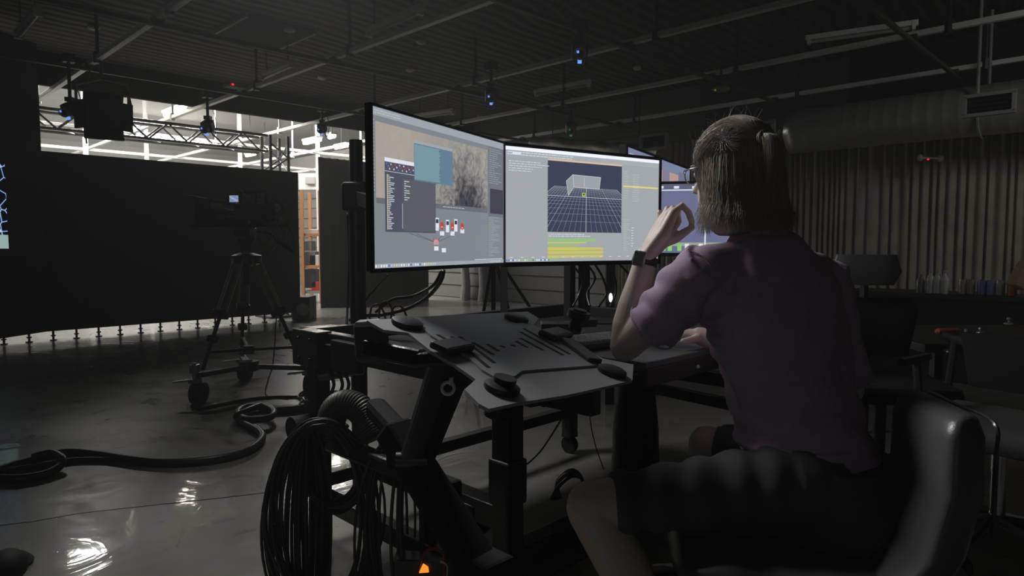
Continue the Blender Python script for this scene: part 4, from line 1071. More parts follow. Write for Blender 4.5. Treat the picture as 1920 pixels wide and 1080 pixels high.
# raised inner panel
inn = [T(*c1(*q)) for q in [(600, 328), (960, 318), (1060, 305), (1110, 340), (1260, 420), (1400, 498), (1050, 525), (1020, 548), (940, 560), (870, 520), (800, 455), (700, 400), (640, 365)]]
b_ = MB(); b_.prism(inn, ctr_t+en*.0002, ex, ey, .004, en); b_.build('inner_panel', trayg, tray)
slotm = mat('slot_black', (.004, .004, .004), .8)
for (x0, y0, x1, y1) in [(735, 372, 900, 512), (770, 372, 925, 490), (830, 398, 920, 452), (895, 405, 945, 437), (670, 363, 710, 385), (955, 412, 972, 420), (1005, 408, 1020, 415), (1025, 392, 1075, 420), (1045, 378, 1145, 432), (1045, 350, 1235, 455), (1060, 335, 1265, 450)]:
    a_ = T(*c1(x0, y0)); b2 = T(*c1(x1, y1)); p = ctr_t+ex*a_[0]+ey*a_[1]+en*.0045; q = ctr_t+ex*b2[0]+ey*b2[1]+en*.0045
    b_ = MB(); b_.bar(p, q, .009, .001, up=en); b_.build('slot', slotm, tray)
padm = mat('pad_black', (.015, .015, .016), .55)
for (x, y, sx) in [(535, 312, .032), (1025, 288, .030), (1455, 528, .030), (960, 605, .030)]:
    a_ = T(*c1(x, y)); p = ctr_t+ex*a_[0]+ey*a_[1]
    b_ = MB(); b_.lathe(p, [(sx, 0), (sx+.002, .003), (sx+.001, .010), (sx-.006, .013)], 24, en); b_.build('pad', padm, tray, smooth=True)
for (x, y, w_, h_) in [(1200, 372, .10, .045), (735, 432, .09, .05)]:
    a_ = T(*c1(x, y)); p = ctr_t+ex*a_[0]+ey*a_[1]+en*.012
    b_ = MB(); b_.box(p, (w_, .05, .016), Matrix((ex, ey, en)).transposed() @ Matrix.Rotation(math.radians(-8), 3, 'Z'), .007); b_.build('clamp', mat('clamp_grey', (.05, .052, .056), .5), tray)
# clamp arms (strap bars at right)
a_ = T(*c1(1250, 400)); b2 = T(*c1(1380, 490)); b_ = MB(); b_.bar(ctr_t+ex*a_[0]+ey*a_[1]+en*.012, ctr_t+ex*b2[0]+ey*b2[1]+en*.008, .035, .012, up=en, bev=.003); b_.build('slide_bar', mat('clamp_grey', (.05, .052, .056), .5), tray)
a_ = T(*c1(1290, 330)); p = ctr_t+ex*a_[0]+ey*a_[1]; b_ = MB(); b_.cyl(p+en*.0, p+en*.055, .018, 14); b_.cyl(p+en*.03, p+en*.05, .03, 14); b_.bar(p+en*.02, p+en*.02+ex*.08, .03, .02, up=en); b_.build('knob', padm, tray, smooth=True)
a_ = T(*c1(965, 600)); p = ctr_t+ex*a_[0]+ey*a_[1]; b_ = MB(); b_.cyl(p-en*.05, p+en*.022, .02, 16); b_.build('mount_bolt', padm, tray, smooth=True)
# side roller at left
pl = W(696, 640, 1.5); b_ = MB(); b_.box(pl, (.035, .11, .10), frame(V((.6, -.6, .1))), .016); b_.build('side_lip', mat('clamp_grey', (.05, .052, .056), .5), tray)
b_ = MB(); b_.bar(W(690, 650, 1.5), W(800, 672, 1.42), .05, .04, bev=.008); b_.bar(W(790, 672, 1.42), W(890, 668, 1.38), .06, .03, bev=.008); b_.build('under_beam', frm, tray)
b_ = MB(); b_.bar(W(985, 755, 1.38), W(1048, 742, 1.42), .03, .02, bev=.006); b_.bar(W(1010, 748, 1.40), W(1030, 744, 1.41), .03, .035, bev=.006); b_.build('under_latch', padm, tray)
# arm
arm = thing('tray_arm', W(780, 860, 1.62), 'angled flat black steel arm supporting the laptop tray', 'support arm')
d_ = W(838, 672, 1.5)-W(772, 852, 1.68)
b_ = MB(); b_.bar(W(772, 856, 1.66), W(832, 670, 1.48), .030, .055, up=V((1, .3, 0)), bev=.005); b_.build('upper_bar', mat('arm_grey', (.04, .04, .042), .4, .3), arm)
b_ = MB(); b_.bar(W(796, 856, 1.70), W(872, 665, 1.54), .035, .05, up=V((1, .3, 0)), bev=.005); b_.build('rear_bar', frm, arm)
b_ = MB(); p = W(840, 728, 1.5); b_.tube([p+V((.014*math.cos(t), 0, .014*math.sin(t))) for t in [2*PI*j/16 for j in range(16)]], .004, 6, closed=True); b_.cyl(W(846, 708, 1.5), W(846, 722, 1.5), .005, 8); b_.build('ring', steel, arm, smooth=True)
b_ = MB(); p = W(758, 862, 1.66); b_.cyl(p-V((.02, 0, 0)), p+V((.06, 0, 0)), .02, 14); b_.build('pivot', gun, arm, smooth=True)
brm = mat('brace_black', (.014, .014, .014), .8, spec=.2)
br = thing('floor_brace', W(830, 950, 1.72), 'thick black diagonal brace running down from the tray arm', 'brace')
b_ = MB(); b_.bar(W(735, 800, 1.75), W(905, 1075, 1.55), .085, .07, bev=.01); b_.build('brace_bar', brm, br)
b_ = MB(); b_.bar(W(700, 760, 1.95), W(765, 830, 1.75), .06, .06, bev=.02); b_.bar(W(745, 790, 1.75), W(742, 880, 1.72), .05, .03, bev=.01); b_.build('brace_joint', brm, br)
b_ = MB(); b_.box(W(906, 1085, 1.55), (.1, .12, .12), frame(V((.7, -.7, 0))), .01); b_.build('foot_block', brm, br)
p = W(885, 1120, 1.5)
# ============================================================ CABLE COILS hanging
def coil(name, cx, cy, rx, ry, Y, n, r, lab, seed, spread=14, dep=.10, tilt=0.25, m=cablem, top=None):
    rnd = random.Random(seed); pc_ = W(cx, cy-ry, Y)
    t = MB()
    for k in range(n):
        sx = rx+rnd.uniform(-spread, spread); sy = ry+rnd.uniform(-spread, spread*.8); yo = rnd.uniform(-dep/2, dep/2); xo = rnd.uniform(-spread, spread)*.6
        ph = rnd.uniform(0, 6); pts = []
        topy = cy-ry+rnd.uniform(-6, 10)
        for j in range(40):
            a_ = 2*PI*j/40
            ex_ = math.cos(a_); ey_ = math.sin(a_)
            px = cx+xo*(.5+.5*(ey_+1))+ex_*sx*(1+.04*math.sin(2*a_+ph)); py = topy+sy+ey_*sy
            pts.append(W(px, py, Y+yo*(.3+.7*(ey_+1)/2)+tilt*ex_*.15+.01*math.sin(3*a_+ph)))
        t.tube(pts, r*rnd.uniform(.85, 1.1), 7, closed=True)
    return tag(t.build(name, m, smooth=True, auto=False), lab, 'cable coil', 'cable coils hanging from the desk side')
coil('hanging_cable_coil', 600, 975, 98, 185, 2.02, 17, .005, 'large black cable coil hanging at the left end of the desk, leftmost bundle', 1, 22)
coil('hanging_cable_coil', 580, 985, 20, 185, 2.06, 18, .0055, 'tight dark bundle of cable inside the large coil in front of the desk leg', 2, 16, .08)
coil('hanging_cable_coil', 742, 990, 46, 178, 1.98, 9, .0045, 'black cable coil hanging right of the large one, beside the diagonal brace', 3, 22)
coil('hanging_cable_coil', 625, 885, 52, 66, 2.10, 8, .006, 'small round cable coil hanging in the middle opening', 4, 7, .05)
coil('hanging_cable_coil', 768, 985, 28, 170, 1.93, 5, .005, 'narrow black cable loop hanging closest to the brace', 5, 14)
# corrugated hose hank on top
b_ = MB(); pts = cr([W(618, 815, 2.12), W(625, 775, 2.1), W(645, 758, 2.08), (W(672, 765, 2.06)), W(690, 790, 2.04), W(705, 820, 2.02)], 14)
rad = [.043+.003*(i % 2) for i in range(len(pts))]
b_.tube(pts, rad, 18); tag(b_.build('corrugated_hose', mat('hose_black', (.03, .035, .03), .5), smooth=True), 'ribbed black hose wrapped over the top of the cable coils', 'hose')
b_ = MB(); b_.bar(D(.15, -.08, .44), D(.95, -.08, .44), .05, .05, bev=.01); tag(b_.build('hanging_bar', frm), 'black bar along the desk side that carries the cable coils', 'bar')
# power strip w orange switch
p = W(800, 1066, 1.85)
t = thing('power_strip', p-V((0, 0, .03)), 'black power strip with glowing orange switch at the bottom of the cables', 'power strip')
b_ = MB(); b_.box(p+V((.03, .04, -.01)), (.26, .07, .06), None, .008); b_.build('case', blk, t)
b_ = MB(); b_.prism([(-.014, -.012), (.014, -.010), (.012, .004), (-.002, .014)], p+V((-.008, .003, 0)), V((1, 0, 0)), UP, .006, V((0, -1, 0))); b_.build('orange_switch', emis('orange_switch', (255, 140, 45), 1.3), t)
b_ = MB(); b_.tube(cr([p+V((-.03, -.01, -.03)), p+V((0, -.02, .06)), p+V((.05, -.02, .05)), p+V((.05, -.01, -.04))], 6), .004, 6); b_.build('red_wire', mat('red_wire', (.25, .01, .01), .4), t, smooth=True)
b_ = MB(); b_.tube(cr([p+V((.04, -.02, .03)), p+V((.062, -.03, .02)), p+V((.055, -.03, -.04))], 6), .0025, 6); b_.build('white_wire', whitep, t, smooth=True)
# dark wheel under right end
b_ = MB(); c = W(1192, 800, 2.9); b_.tube([c+V((0, 0, .24)), c+V((.0, 0, .1)), c, c-V((0, 0, .3)), V((c.x, c.y, .02))], [.07, .09, .10, .11, .10], 16); tag(b_.build('waste_bin_bag', mat('bag_black', (.012, .012, .012), .5, bump=.8, bscale=12), smooth=True), 'dark soft bag hanging beside the far right desk leg', 'bag')
# shoe-like cable clutter at knee
b_ = MB()
for k in range(5): b_.tube(cr([G(1035+k*4, 935, .28), G(1045, 915-k*3, .33), G(1072, 893-k*3, .36), G(1092, 900, .3), G(1080, 930, .27)], 6), .006, 6)
tag(b_.build('cable_bundle', cablem, smooth=True), 'small bundle of black cable behind the left knee', 'cable')

# ============================================================ RIGHT SIDE BACKGROUND
cz = .70
def CP(px, z=cz, b=6.2):
    k = (px-960)/F; Y = b/(k*.699+.7151); return V((k*Y, Y, z))
ct = thing('sideboard', CP(1820, 0, 6.4), 'low black sideboard along the right curtain carrying drink cans', 'sideboard')
a0 = CP(1600, 0, 6.4).dot(AX); a1 = CP(2100, 0, 6.4).dot(AX)
b_ = MB(); b_.box(R((a0+a1)/2, 6.4, cz-.02), (.5, abs(a0-a1), .04), ROOM, .004); b_.build('top', mat('counter_black', (.03, .03, .03), .5), ct)
b_ = MB(); b_.box(R((a0+a1)/2, 6.42, (cz-.04)/2), (.45, abs(a0-a1)-.04, cz-.04), ROOM, .004); b_.build('carcass', mat('carcass_black', (.018, .018, .018), .6), ct)
cans = [(1807, (.42, .40, .36), 'pale grey drink can, leftmost pair'), (1821, (.30, .29, .25), 'dull grey drink can, second from left'), (1843, (.2, .2, .45), 'violet blue drink can'), (1860, (.22, .28, .5), 'light blue drink can right of the violet one'), (1877, (.45, .38, .38), 'pinkish grey drink can'), (1900, (.45, .1, .08), 'red drink can near the right picture edge')]
for i, (px, col, lab) in enumerate(cans):
    p = CP(px); b_ = MB(); b_.lathe(p, [(.024, 0), (.031, .008), (.032, .10), (.026, .115), (.026, .119)], 18)
    t = b_.build('drink_can', mat('can_%d' % i, col, .35, .4), smooth=True); tag(t, lab+' on the black sideboard', 'can', 'drink cans on the sideboard')
    b_ = MB(); b_.lathe(p+UP*.119, [(.025, 0), (.022, .001)], 18); b_.build('lid', alu, t); t.children[0].parent = t
for ch in [o for o in bpy.data.objects if o.name.startswith('lid')]:
    pass
for i in range(6):
    px = 1746+(i % 3)*13; p = CP(px, cz, 6.2+.09*(i//3)); b_ = MB()
    b_.lathe(p, [(.03, 0), (.032, .01), (.032, .09), (.03, .12), (.013, .15), (.013, .165)], 14); t = b_.build('water_bottle', mat('bottle_clear', (.8, .8, .82), .25, noise_amt=.3, nscale=30), smooth=True)
    tag(t, ['leftmost front', 'middle front', 'rightmost front', 'leftmost rear', 'middle rear', 'rightmost rear'][i]+' clear water bottle of the small pack on the sideboard', 'bottle', 'water bottles on the sideboard')
    b_ = MB(); b_.lathe(p+UP*.165, [(.014, 0), (.014, .015)], 12); b_.build('cap', whitep, t)
p = CP(1727); b_ = MB(); b_.lathe(p, [(.03, 0), (.032, .09), (.012, .13), (.012, .15)], 14); tag(b_.build('water_bottle', mat('bottle_dull', (.2, .2, .2), .3), smooth=True), 'single clear bottle left of the bottle pack', 'bottle', 'water bottles on the sideboard')
p = CP(1917); b_ = MB(); b_.box(p+UP*.16, (.1, .1, .2), Matrix.Rotation(.5, 3, 'Y'), .01); tag(b_.build('paper_bag', mat('kraft', (.42, .30, .16), .8)), 'tan paper bag cut by the right picture edge', 'bag')
# cluttered table
tz = .62; tp_ = W(1850, 640, 3.4)
tt = thing('clutter_table', V((tp_.x+.1, 3.5, 0)), 'dark low table covered with small gear right of the person', 'table')
b_ = MB(); b_.box((tp_.x+.15, 3.5, tz-.02), (1.3, .8, .04), None, .005); b_.build('tabletop', mat('table_dark', (.025, .025, .025), .5), tt)
for sx in (-.55, .8):
    for sy in (-.32, .32): b_ = MB(); b_.box((tp_.x+.1+sx*.9, 3.5+sy, (tz-.04)/2), (.04, .04, tz-.04)); b_.build('leg', gun, tt)
def on_t(px, py): return G(px, py, tz)
p = G(1778, 622, tz+.015); b_ = MB(); b_.tube([p+V((-.065, 0, 0)), p+V((-.055, 0, 0)), p+V((.055, .01, 0)), p+V((.068, .01, 0))], [.008, .016, .016, .008], 12); o = b_.build('orange_roll', mat('orange_dim', (.55, .13, .05), .5), smooth=True); o.location.z = tz+.001; tag(o, 'orange rounded case lying on the cluttered table', 'case')
for (px, py, h__, r_, m, lab, nm) in [(1811, 645, .07, .02, alu, 'small silver stand on the cluttered table', 'mini_stand'), (1783, 660, .05, .03, gun, 'grey knob shaped gadget nearer on the table', 'gadget'), (1892, 608, .04, .03, greyp, 'small pale gadget at the back of the table', 'gadget'), (1838, 625, .03, .02, alu, 'tiny metal part at the back of the table', 'metal_part')]:
    p = G(px, py, tz); b_ = MB(); b_.lathe(V((p.x, p.y, tz+.001)), [(r_, 0), (r_*.9, .006), (r_*.25, .012), (r_*.25, h__*.6), (r_*.5, h__*.7), (r_*.4, h__)], 14); tag(b_.build(nm, m, smooth=True), lab, 'gadget')
# office chairs
def office_chair(x, y, yaw, seat_z, back_h, lab, headrest=False, chromeleg=False):
    t = thing('office_chair', (x, y, 0), lab, 'chair', None)
    rz = Matrix.Rotation(yaw, 3, 'Z'); o = V((x, y, 0))
    def L_(v): return o+rz @ V(v)
    b_ = MB(); b_.box(L_((0, 0, seat_z)), (.48, .46, .08), rz, .03); b_.build('seat', leather if chromeleg else mat('mesh_black', (.015, .015, .016), .9, spec=.1), t, smooth=True)
    b_ = MB(); b_.loft([(L_((0, -.22, seat_z+.1)), rz @ V((.18, 0, 0)), rz @ V((0, .025, 0)), .6), (L_((0, -.26, seat_z+.3)), rz @ V((.23, 0, 0)), rz @ V((0, .03, 0)), .6), (L_((0, -.28, seat_z+back_h)), rz @ V((.2, 0, 0)), rz @ V((0, .025, 0)), .6)], 24); b_.build('backrest', mat('mesh_black', (.015, .015, .016), .9, spec=.1), t, smooth=True)
    if headrest:
        b_ = MB(); b_.loft([(L_((0, -.25, seat_z+back_h+.06)), rz @ V((.12, 0, 0)), rz @ V((0, .03, 0)), .6), (L_((0, -.25, seat_z+back_h+.12)), rz @ V((.15, 0, 0)), rz @ V((0, .035, 0)), .6), (L_((0, -.25, seat_z+back_h+.2)), rz @ V((.13, 0, 0)), rz @ V((0, .025, 0)), .6)], 20); b_.build('headrest', leather, t, smooth=True)
        b_ = MB(); b_.bar(L_((0, -.27, seat_z+back_h-.05)), L_((0, -.27, seat_z+back_h+.1)), .04, .02); b_.build('headrest_stem', gun, t)
    b_ = MB(); b_.cyl(L_((0, 0, .12)), L_((0, 0, seat_z-.03)), .025, 12); b_.build('gas_column', chrome if chromeleg else gun, t, smooth=True)
    for k in range(5):
        a_ = 2*PI*k/5+.3; e = L_((.28*math.cos(a_), .28*math.sin(a_), .075))
        b_ = MB(); b_.tube([L_((0, 0, .13)), e], [.022, .014], 8); b_.build('base_arm', chrome if chromeleg else gun, t, smooth=True)
        b_ = MB(); b_.cyl(V((e.x-.02, e.y, .03)), V((e.x+.02, e.y, .03)), .03, 14); b_.build('caster', rubber, t, smooth=True)
    for s_ in (-1, 1):
        b_ = MB(); b_.tube([L_((s_*.26, .0, seat_z)), L_((s_*.28, 0, seat_z+.2)), L_((s_*.28, .12, seat_z+.21)), L_((s_*.28, -.1, seat_z+.21))], .016, 8); b_.build('armrest', blk, t, smooth=True)
p = W(1672, 600, 2.75); office_chair(p.x+.02, p.y+.1, PI-.2, .48, .36, 'empty black office chair with headrest standing directly right of the person', True)
p = W(1835, 700, 2.25); office_chair(p.x+.12, p.y+.05, 2.2, .44, .2, 'low black office chair with chrome star base at the right edge', False, True)

# ============================================================ PERSON'S CHAIR
sw = thing('armchair', V((.78, 1.42, 0)), 'glossy black leather swivel armchair the person is sitting on', 'chair')
def bl(px, py, Y): return W(px, py, Y)
# backrest shell as loft from top roll downwards; far end -> near end direction
def sec(pf, pn, th, out):   # centre, half length axis, thickness axis
    c = (pf+pn)/2; h = (pn-pf)/2; o = V(out).normalized()
    return (c, h, o*th, .45)
b_ = MB()
f1 = W(1700, 745, 1.50); n1 = W(1838, 815, 1.12)
outd = V((1, .22, 0))
n1 = f1.lerp(n1, .90)
top_c = (f1+n1)/2
hl = (n1-f1)/2
b_.loft([(top_c+UP*.022, hl*.90, outd.normalized()*.018, .6), (top_c+UP*.012, hl*.98, outd.normalized()*.04, .6), (top_c-UP*.02, hl*1.02, outd.normalized()*.055, .55),
         (top_c-UP*.12, hl*1.05, outd.normalized()*.055, .5), (top_c+V((-.03, -.0, -.24)), hl*1.05, outd.normalized()*.055, .5), (top_c+V((-.09, .0, -.33)), hl*1.02, outd.normalized()*.07, .5), (top_c+V((-.18, 0.02, -.38)), hl*.95, outd.normalized()*.08, .6)], 40)
o = b_.build('backrest', leather, sw, smooth=True, auto=False)
b_ = MB(); off = outd.normalized()*.056
b_.tube(cr([f1+off*.8-UP*.05, f1+off*.9+UP*.01, (f1+n1)/2+off*.9+UP*.012, n1+off*.9+UP*.008, n1+off-UP*.06, n1+off-UP*.2], 6), .0035, 6); b_.build('piping', mat('piping', (.05, .05, .05), .3), sw, smooth=True)
sc_ = V((.64, 1.43, .42))
rz = frame(V((-.97, .2, 0)))
b_ = MB(); b_.loft([(sc_+V((0, 0, -.06)), rz @ V((.25, 0, 0)), rz @ V((0, .26, 0)), .5), (sc_+V((0, 0, -.0)), rz @ V((.28, 0, 0)), rz @ V((0, .29, 0)), .5), (sc_+V((0, 0, .03)), rz @ V((.26, 0, 0)), rz @ V((0, .27, 0)), .5)], 32); b_.build('seat', leather, sw, smooth=True, auto=False)
b_ = MB(); b_.cyl(V((sc_.x, sc_.y, .1)), V((sc_.x, sc_.y, .38)), .03, 14); b_.build('gas_column', chrome, sw, smooth=True)
for k in range(5):
    a_ = 2*PI*k/5+.5; e = V((sc_.x+.3*math.cos(a_), sc_.y+.3*math.sin(a_), .07)); b_ = MB(); b_.tube([V((sc_.x, sc_.y, .12)), e], [.03, .018], 8); b_.build('base_arm', gun, sw, smooth=True)
    b_ = MB(); b_.cyl(V((e.x-.02, e.y, .03)), V((e.x+.02, e.y, .03)), .03, 14); b_.build('caster', rubber, sw, smooth=True)

# ============================================================ PERSON
def skin_mat():
    m = mat('skin', (.66, .54, .48), .5, noise_amt=.08, nscale=25, bump=.08, bscale=300)
    p = m.node_tree.nodes['Principled BSDF']; p.inputs['Subsurface Weight'].default_value = .1; p.inputs['Subsurface Radius'].default_value = (.01, .004, .002)
    return m
skin = skin_mat()
pel = V((.735, 1.50, .50))
per = thing('person', V((.70, 1.50, .0)), 'seated person in a plum t-shirt and dark shorts, hand raised to chin, facing the monitors', 'person')
chestf = V((-.52, .85, 0)).normalized(); pelf = V((-.85, .53, 0)).normalized()
def left_of(f): return V((-f.y, f.x, 0))
def capt(b_, pts, rs, n=20, up=UP, r2=None):
    # tube with rounded ends
    pts = [V(p) for p in pts]; r2 = r2 or rs
    d0 = (pts[0]-pts[1]).normalized(); d1 = (pts[-1]-pts[-2]).normalized()
    P = []; A_ = []; B2 = []
    for a_ in (80, 55, 28): 
        t = math.radians(a_); P.append(pts[0]+d0*rs[0]*math.sin(t)); A_.append(rs[0]*math.cos(t)); B2.append(r2[0]*math.cos(t))
    P += pts; A_ += list(rs); B2 += list(r2)
    for a_ in (28, 55, 80):
        t = math.radians(a_); P.append(pts[-1]+d1*rs[-1]*math.sin(t)); A_.append(rs[-1]*math.cos(t)); B2.append(r2[-1]*math.cos(t))
    b_.tube(P, A_, n, r2=B2, up=up)
shL = W(1312, 512, 1.60); elL = W(1172, 650, 1.735); wrL = W(1211, 480, 1.745)
shR = W(1545, 530, 1.76); elR = W(1590, 730, 1.80)
hand_R = W(1290, 622, 1.98)
neckb = W(1440, 448, 1.67); headc = W(1372, 318, 1.70); 
fh = V((-.50, .86, -.10)).normalized(); lh = left_of(V((fh.x, fh.y, 0)).normalized()); uh = lh.cross(fh) if False else fh.cross(-lh)
uh = (UP-fh*UP.dot(fh)).normalized(); HR = Matrix((-lh, fh, uh)).transposed()
body = MB()
# torso sections (skin under clothes)
spine = [(W(1560, 925, 1.50), pelf, .165, .115), (W(1528, 870, 1.54), pelf, .15, .105), (W(1492, 770, 1.58), (pelf+chestf)/2, .14, .10), (W(1465, 660, 1.62), chestf, .155, .11), (W(1448, 560, 1.65), chestf, .17, .115), (W(1440, 500, 1.67), chestf, .13, .085), (W(1440, 470, 1.675), chestf, .06, .055)]
body.loft([(c, left_of(V(f).normalized())*a_, V(f).normalized()*b2) for c, f, a_, b2 in spine], 24)
capt(body, [neckb-UP*.03, neckb.lerp(headc, .5)+V((0, .0, 0)), headc-UP*.04], [.066, .058, .058])
# head
body.ell(headc+fh*(-.012)+uh*.012, (.074, .098, .098), HR, 24, 16)
body.ell(headc+fh*.045-uh*.055, (.055, .055, .068), HR, 20, 12)     # jaw
body.ell(headc+fh*.082-uh*.095, (.026, .022, .022), HR, 12, 8)       # chin
body.tube([headc+fh*.092+uh*.012, headc+fh*.108-uh*.012, headc+fh*.122-uh*.034, headc+fh*.102-uh*.042], [.007, .010, .014, .009], 12)  # nose
body.ell(headc+fh*.098-uh*.062, (.024, .010, .007), HR, 12, 8); body.ell(headc+fh*.096-uh*.073, (.022, .010, .007), HR, 12, 8)
body.ell(headc+fh*.088+uh*.022, (.055, .014, .010), HR, 12, 8)       # brow
for s_ in (-1, 1):
    body.ell(headc+lh*s_*.076-uh*.01-fh*.005, (.010, .020, .032), HR, 12, 8)
# arms
capt(body, [neckb+(shL-neckb)*.35-UP*.035, shL-UP*.008, shL.lerp(elL, .5), elL.lerp(shL, .12), elL], [.042, .048, .049, .043, .040])
capt(body, [elL+V((-.004, 0, .004)), elL.lerp(wrL, .22), elL.lerp(wrL, .45), elL.lerp(wrL, .75), wrL], [.036, .046, .043, .033, .027], r2=[.036, .044, .041, .030, .023], up=V((0, 1, 0)))
capt(body, [neckb+(shR-neckb)*.35-UP*.035, shR-UP*.008, shR.lerp(elR, .5), elR], [.042, .048, .048, .041])
wrR = elR.lerp(hand_R, .92); capt(body, [elR, elR.lerp(wrR, .3), elR.lerp(wrR, .7), wrR], [.040, .044, .034, .027])
capt(body, [wrR, hand_R+V((-.03, .02, -.01))], [.027, .034], r2=[.02, .018])
for i in range(4):
    d = V((-.75+.1*i, .5-.02*i, 0)).normalized(); s0 = hand_R+V((-.03, .02, -.012))+V((.5, .85, 0)).normalized()*(.018*(i-1.5))
    capt(body, [s0, s0+d*.045+UP*.012, s0+d*.075+UP*.004, s0+d*.09-UP*.01], [.010, .009, .0085, .0075], 10)
capt(body, [wrR, wrR+V((-.02, -.03, -.005)), wrR+V((-.06, -.045, -.01))], [.014, .012, .010], 10)
# left hand (pinch)
Yh = 1.745
pk = [W(1264, 398, Yh-.018), W(1254, 402, Yh+.004), W(1245, 408, Yh+.026), W(1238, 416, Yh+.045)]   # knuckles index..little
base = wrL
palm = MB
for i, k in enumerate(pk):
    capt(body, [base.lerp(k, .0)+V((0, (i-1.5)*.010, 0)), base.lerp(k, .5)+V((.004, (i-1.5)*.016, 0)), k], [.019, .018, .0125], 12)
capt(body, [wrL+V((.012, -.004, .012)), W(1243, 445, Yh-.005), W(1262, 440, Yh)], [.022, .026, .017], 14)
def finger(pts, rs): capt(body, pts, rs, 12)
finger([pk[0], W(1279, 385, Yh-.022), W(1291, 398, Yh-.022), W(1297, 416, Yh-.014), W(1297, 424, Yh-.01)], [.0115, .0100, .0092, .0085, .0075])
finger([pk[1], W(1262, 390, Yh+.004), W(1270, 398, Yh+.004), W(1272, 416, Yh+.006), W(1268, 424, Yh+.008)], [.0115, .0105, .0098, .009, .008])
finger([pk[2], W(1252, 391, Yh+.028), W(1263, 396, Yh+.03), W(1265, 412, Yh+.03), W(1261, 420, Yh+.03)], [.011, .010, .0095, .0085, .0075])
finger([pk[3], W(1238, 396, Yh+.05), W(1248, 398, Yh+.052), W(1252, 412, Yh+.05)], [.010, .009, .0085, .0075])
finger([W(1245, 452, Yh-.012), W(1268, 446, Yh-.018), W(1286, 434, Yh-.02), W(1297, 427, Yh-.017)], [.018, .0135, .0105, .0085])
# legs
hipL = W(1500, 915, 1.44); knL = W(1108, 945, 1.42); anL = W(1290, 1290, 1.46)
hipR = W(1560, 890, 1.66); knR = W(1325, 832, 1.93); anR = V((.60, 1.98, .10))
capt(body, [hipL, hipL.lerp(knL, .5), hipL.lerp(knL, .85), knL], [.080, .062, .053, .052])
capt(body, [knL+V((.0, 0, -.01)), knL.lerp(anL, .3), knL.lerp(anL, .65), anL], [.054, .058, .043, .036])
capt(body, [hipR, hipR.lerp(knR, .5), knR], [.080, .060, .052]); capt(body, [knR, knR.lerp(anR, .3), knR.lerp(anR, .7), anR], [.052, .056, .042, .036])
for an, d in ((anL, V((-.9, .3, 0)).normalized()), (anR, V((-.8, .6, 0)).normalized())):
    capt(body, [an-V((0, 0, .04)), V((an.x, an.y, .05))+d*.1, V((an.x, an.y, .035))+d*.17], [.038, .036, .028])
bo = body.build('body', skin, per); voxel(bo, .0034, 4)
# face details
def part(b_, name, m, smooth=True): return b_.build(name, m, per, smooth=smooth, auto=False)
for s_ in (-1, 1):
    b_ = MB(); b_.ell(headc+lh*s_*.032+fh*.082+uh*.002, (.012, .012, .011), HR, 14, 10); part(b_, 'eye', mat('eye_white', (.6, .6, .58), .2))
b_ = MB()
for s_ in (-1, 1):
    c_ = headc+lh*s_*.034+fh*.108+uh*.0
    b_.tube([c_+lh*.024*math.cos(t)+uh*.02*math.sin(t)-fh*.004*abs(math.cos(t)) for t in [2*PI*j/20 for j in range(20)]], .0018, 6, closed=True)
    b_.tube([c_+lh*s_*.024+uh*.008, headc+lh*s_*.078+fh*.085+uh*.01, headc+lh*s_*.088-fh*.005+uh*.006], .0018, 6)
b_.tube([headc+lh*.010+fh*.112, headc+fh*.116+uh*.002, headc-lh*.010+fh*.112], .0016, 6)
part(b_, 'glasses', mat('glasses_frame', (.35, .35, .38), .25, .7))
# watch
b_ = MB(); wd_ = (wrL-elL).normalized(); wc = wrL-wd_*.012
sx_ = wd_.cross(V((0, 1, 0))).normalized(); sy_ = sx_.cross(wd_)
for off in (-.008, 0, .008):
    pass
b_.loft([(wc-wd_*.011, sx_*.031, sy_*.028), (wc-wd_*.011, sx_*.0335, sy_*.0305), (wc+wd_*.011, sx_*.0325, sy_*.0295), (wc+wd_*.011, sx_*.030, sy_*.027)], 28)
wb_ = part(b_, 'watch_strap', mat('strap_black', (.012, .012, .013), .5))
wo = (-V((.55, 0, 0))+V((0, -.75, 0))).normalized(); wo = (wo-wd_*wo.dot(wd_)).normalized()
wx = wd_.cross(wo).normalized(); WM = Matrix((wx, wd_, wo)).transposed()
b_ = MB(); b_.box(wc+wo*.034, (.034, .040, .011), WM, .004); wb2 = b_.build('watch_case', mat('watch_metal', (.4, .4, .41), .25, .8), per, smooth=True)
b_ = MB(); b_.box(wc+wo*.0402, (.027, .033, .001), WM); b_.build('watch_glass', mat('watch_glass', (.16, .16, .17), .12), wb2)
# ---------------- T-shirt
sh = MB()
ssec = [(W(1535, 885, 1.52), pelf, .180, .135), (W(1525, 862, 1.53), pelf, .186, .142), (W(1500, 800, 1.56), (pelf*.6+chestf*.4), .178, .140), (W(1482, 730, 1.59), (pelf*.4+chestf*.6), .172, .136), (W(1464, 650, 1.62), chestf, .180, .138), (W(1450, 570, 1.65), chestf, .190, .136), (W(1446, 515, 1.665), chestf, .180, .118), (W(1440, 474, 1.675), chestf, .14, .092), (W(1432, 448, 1.68), chestf, .095, .078), (W(1426, 436, 1.685), chestf, .074, .066)]
sh.loft([(c, left_of(V(f).normalized())*a_, V(f).normalized()*b2, .9) for c, f, a_, b2 in ssec], 36)
slE = shL.lerp(elL, .66)
capt(sh, [neckb+V((0, 0, -.035)), shL+V((.01, 0, -.005))], [.058, .066], 24)
dS = (elL-shL).normalized()
perpS = V((0.35, .1, -1)); perpS = (perpS-dS*perpS.dot(dS)).normalized()
sh.tube([shL-dS*.03, shL+dS*.04, shL.lerp(elL, .4)+perpS*.010, slE+perpS*.012], [.064, .068, .068, .067], 28, r2=[.066, .072, .076, .078], up=V((0, 1, 0)))
slR = shR.lerp(elR, .93)
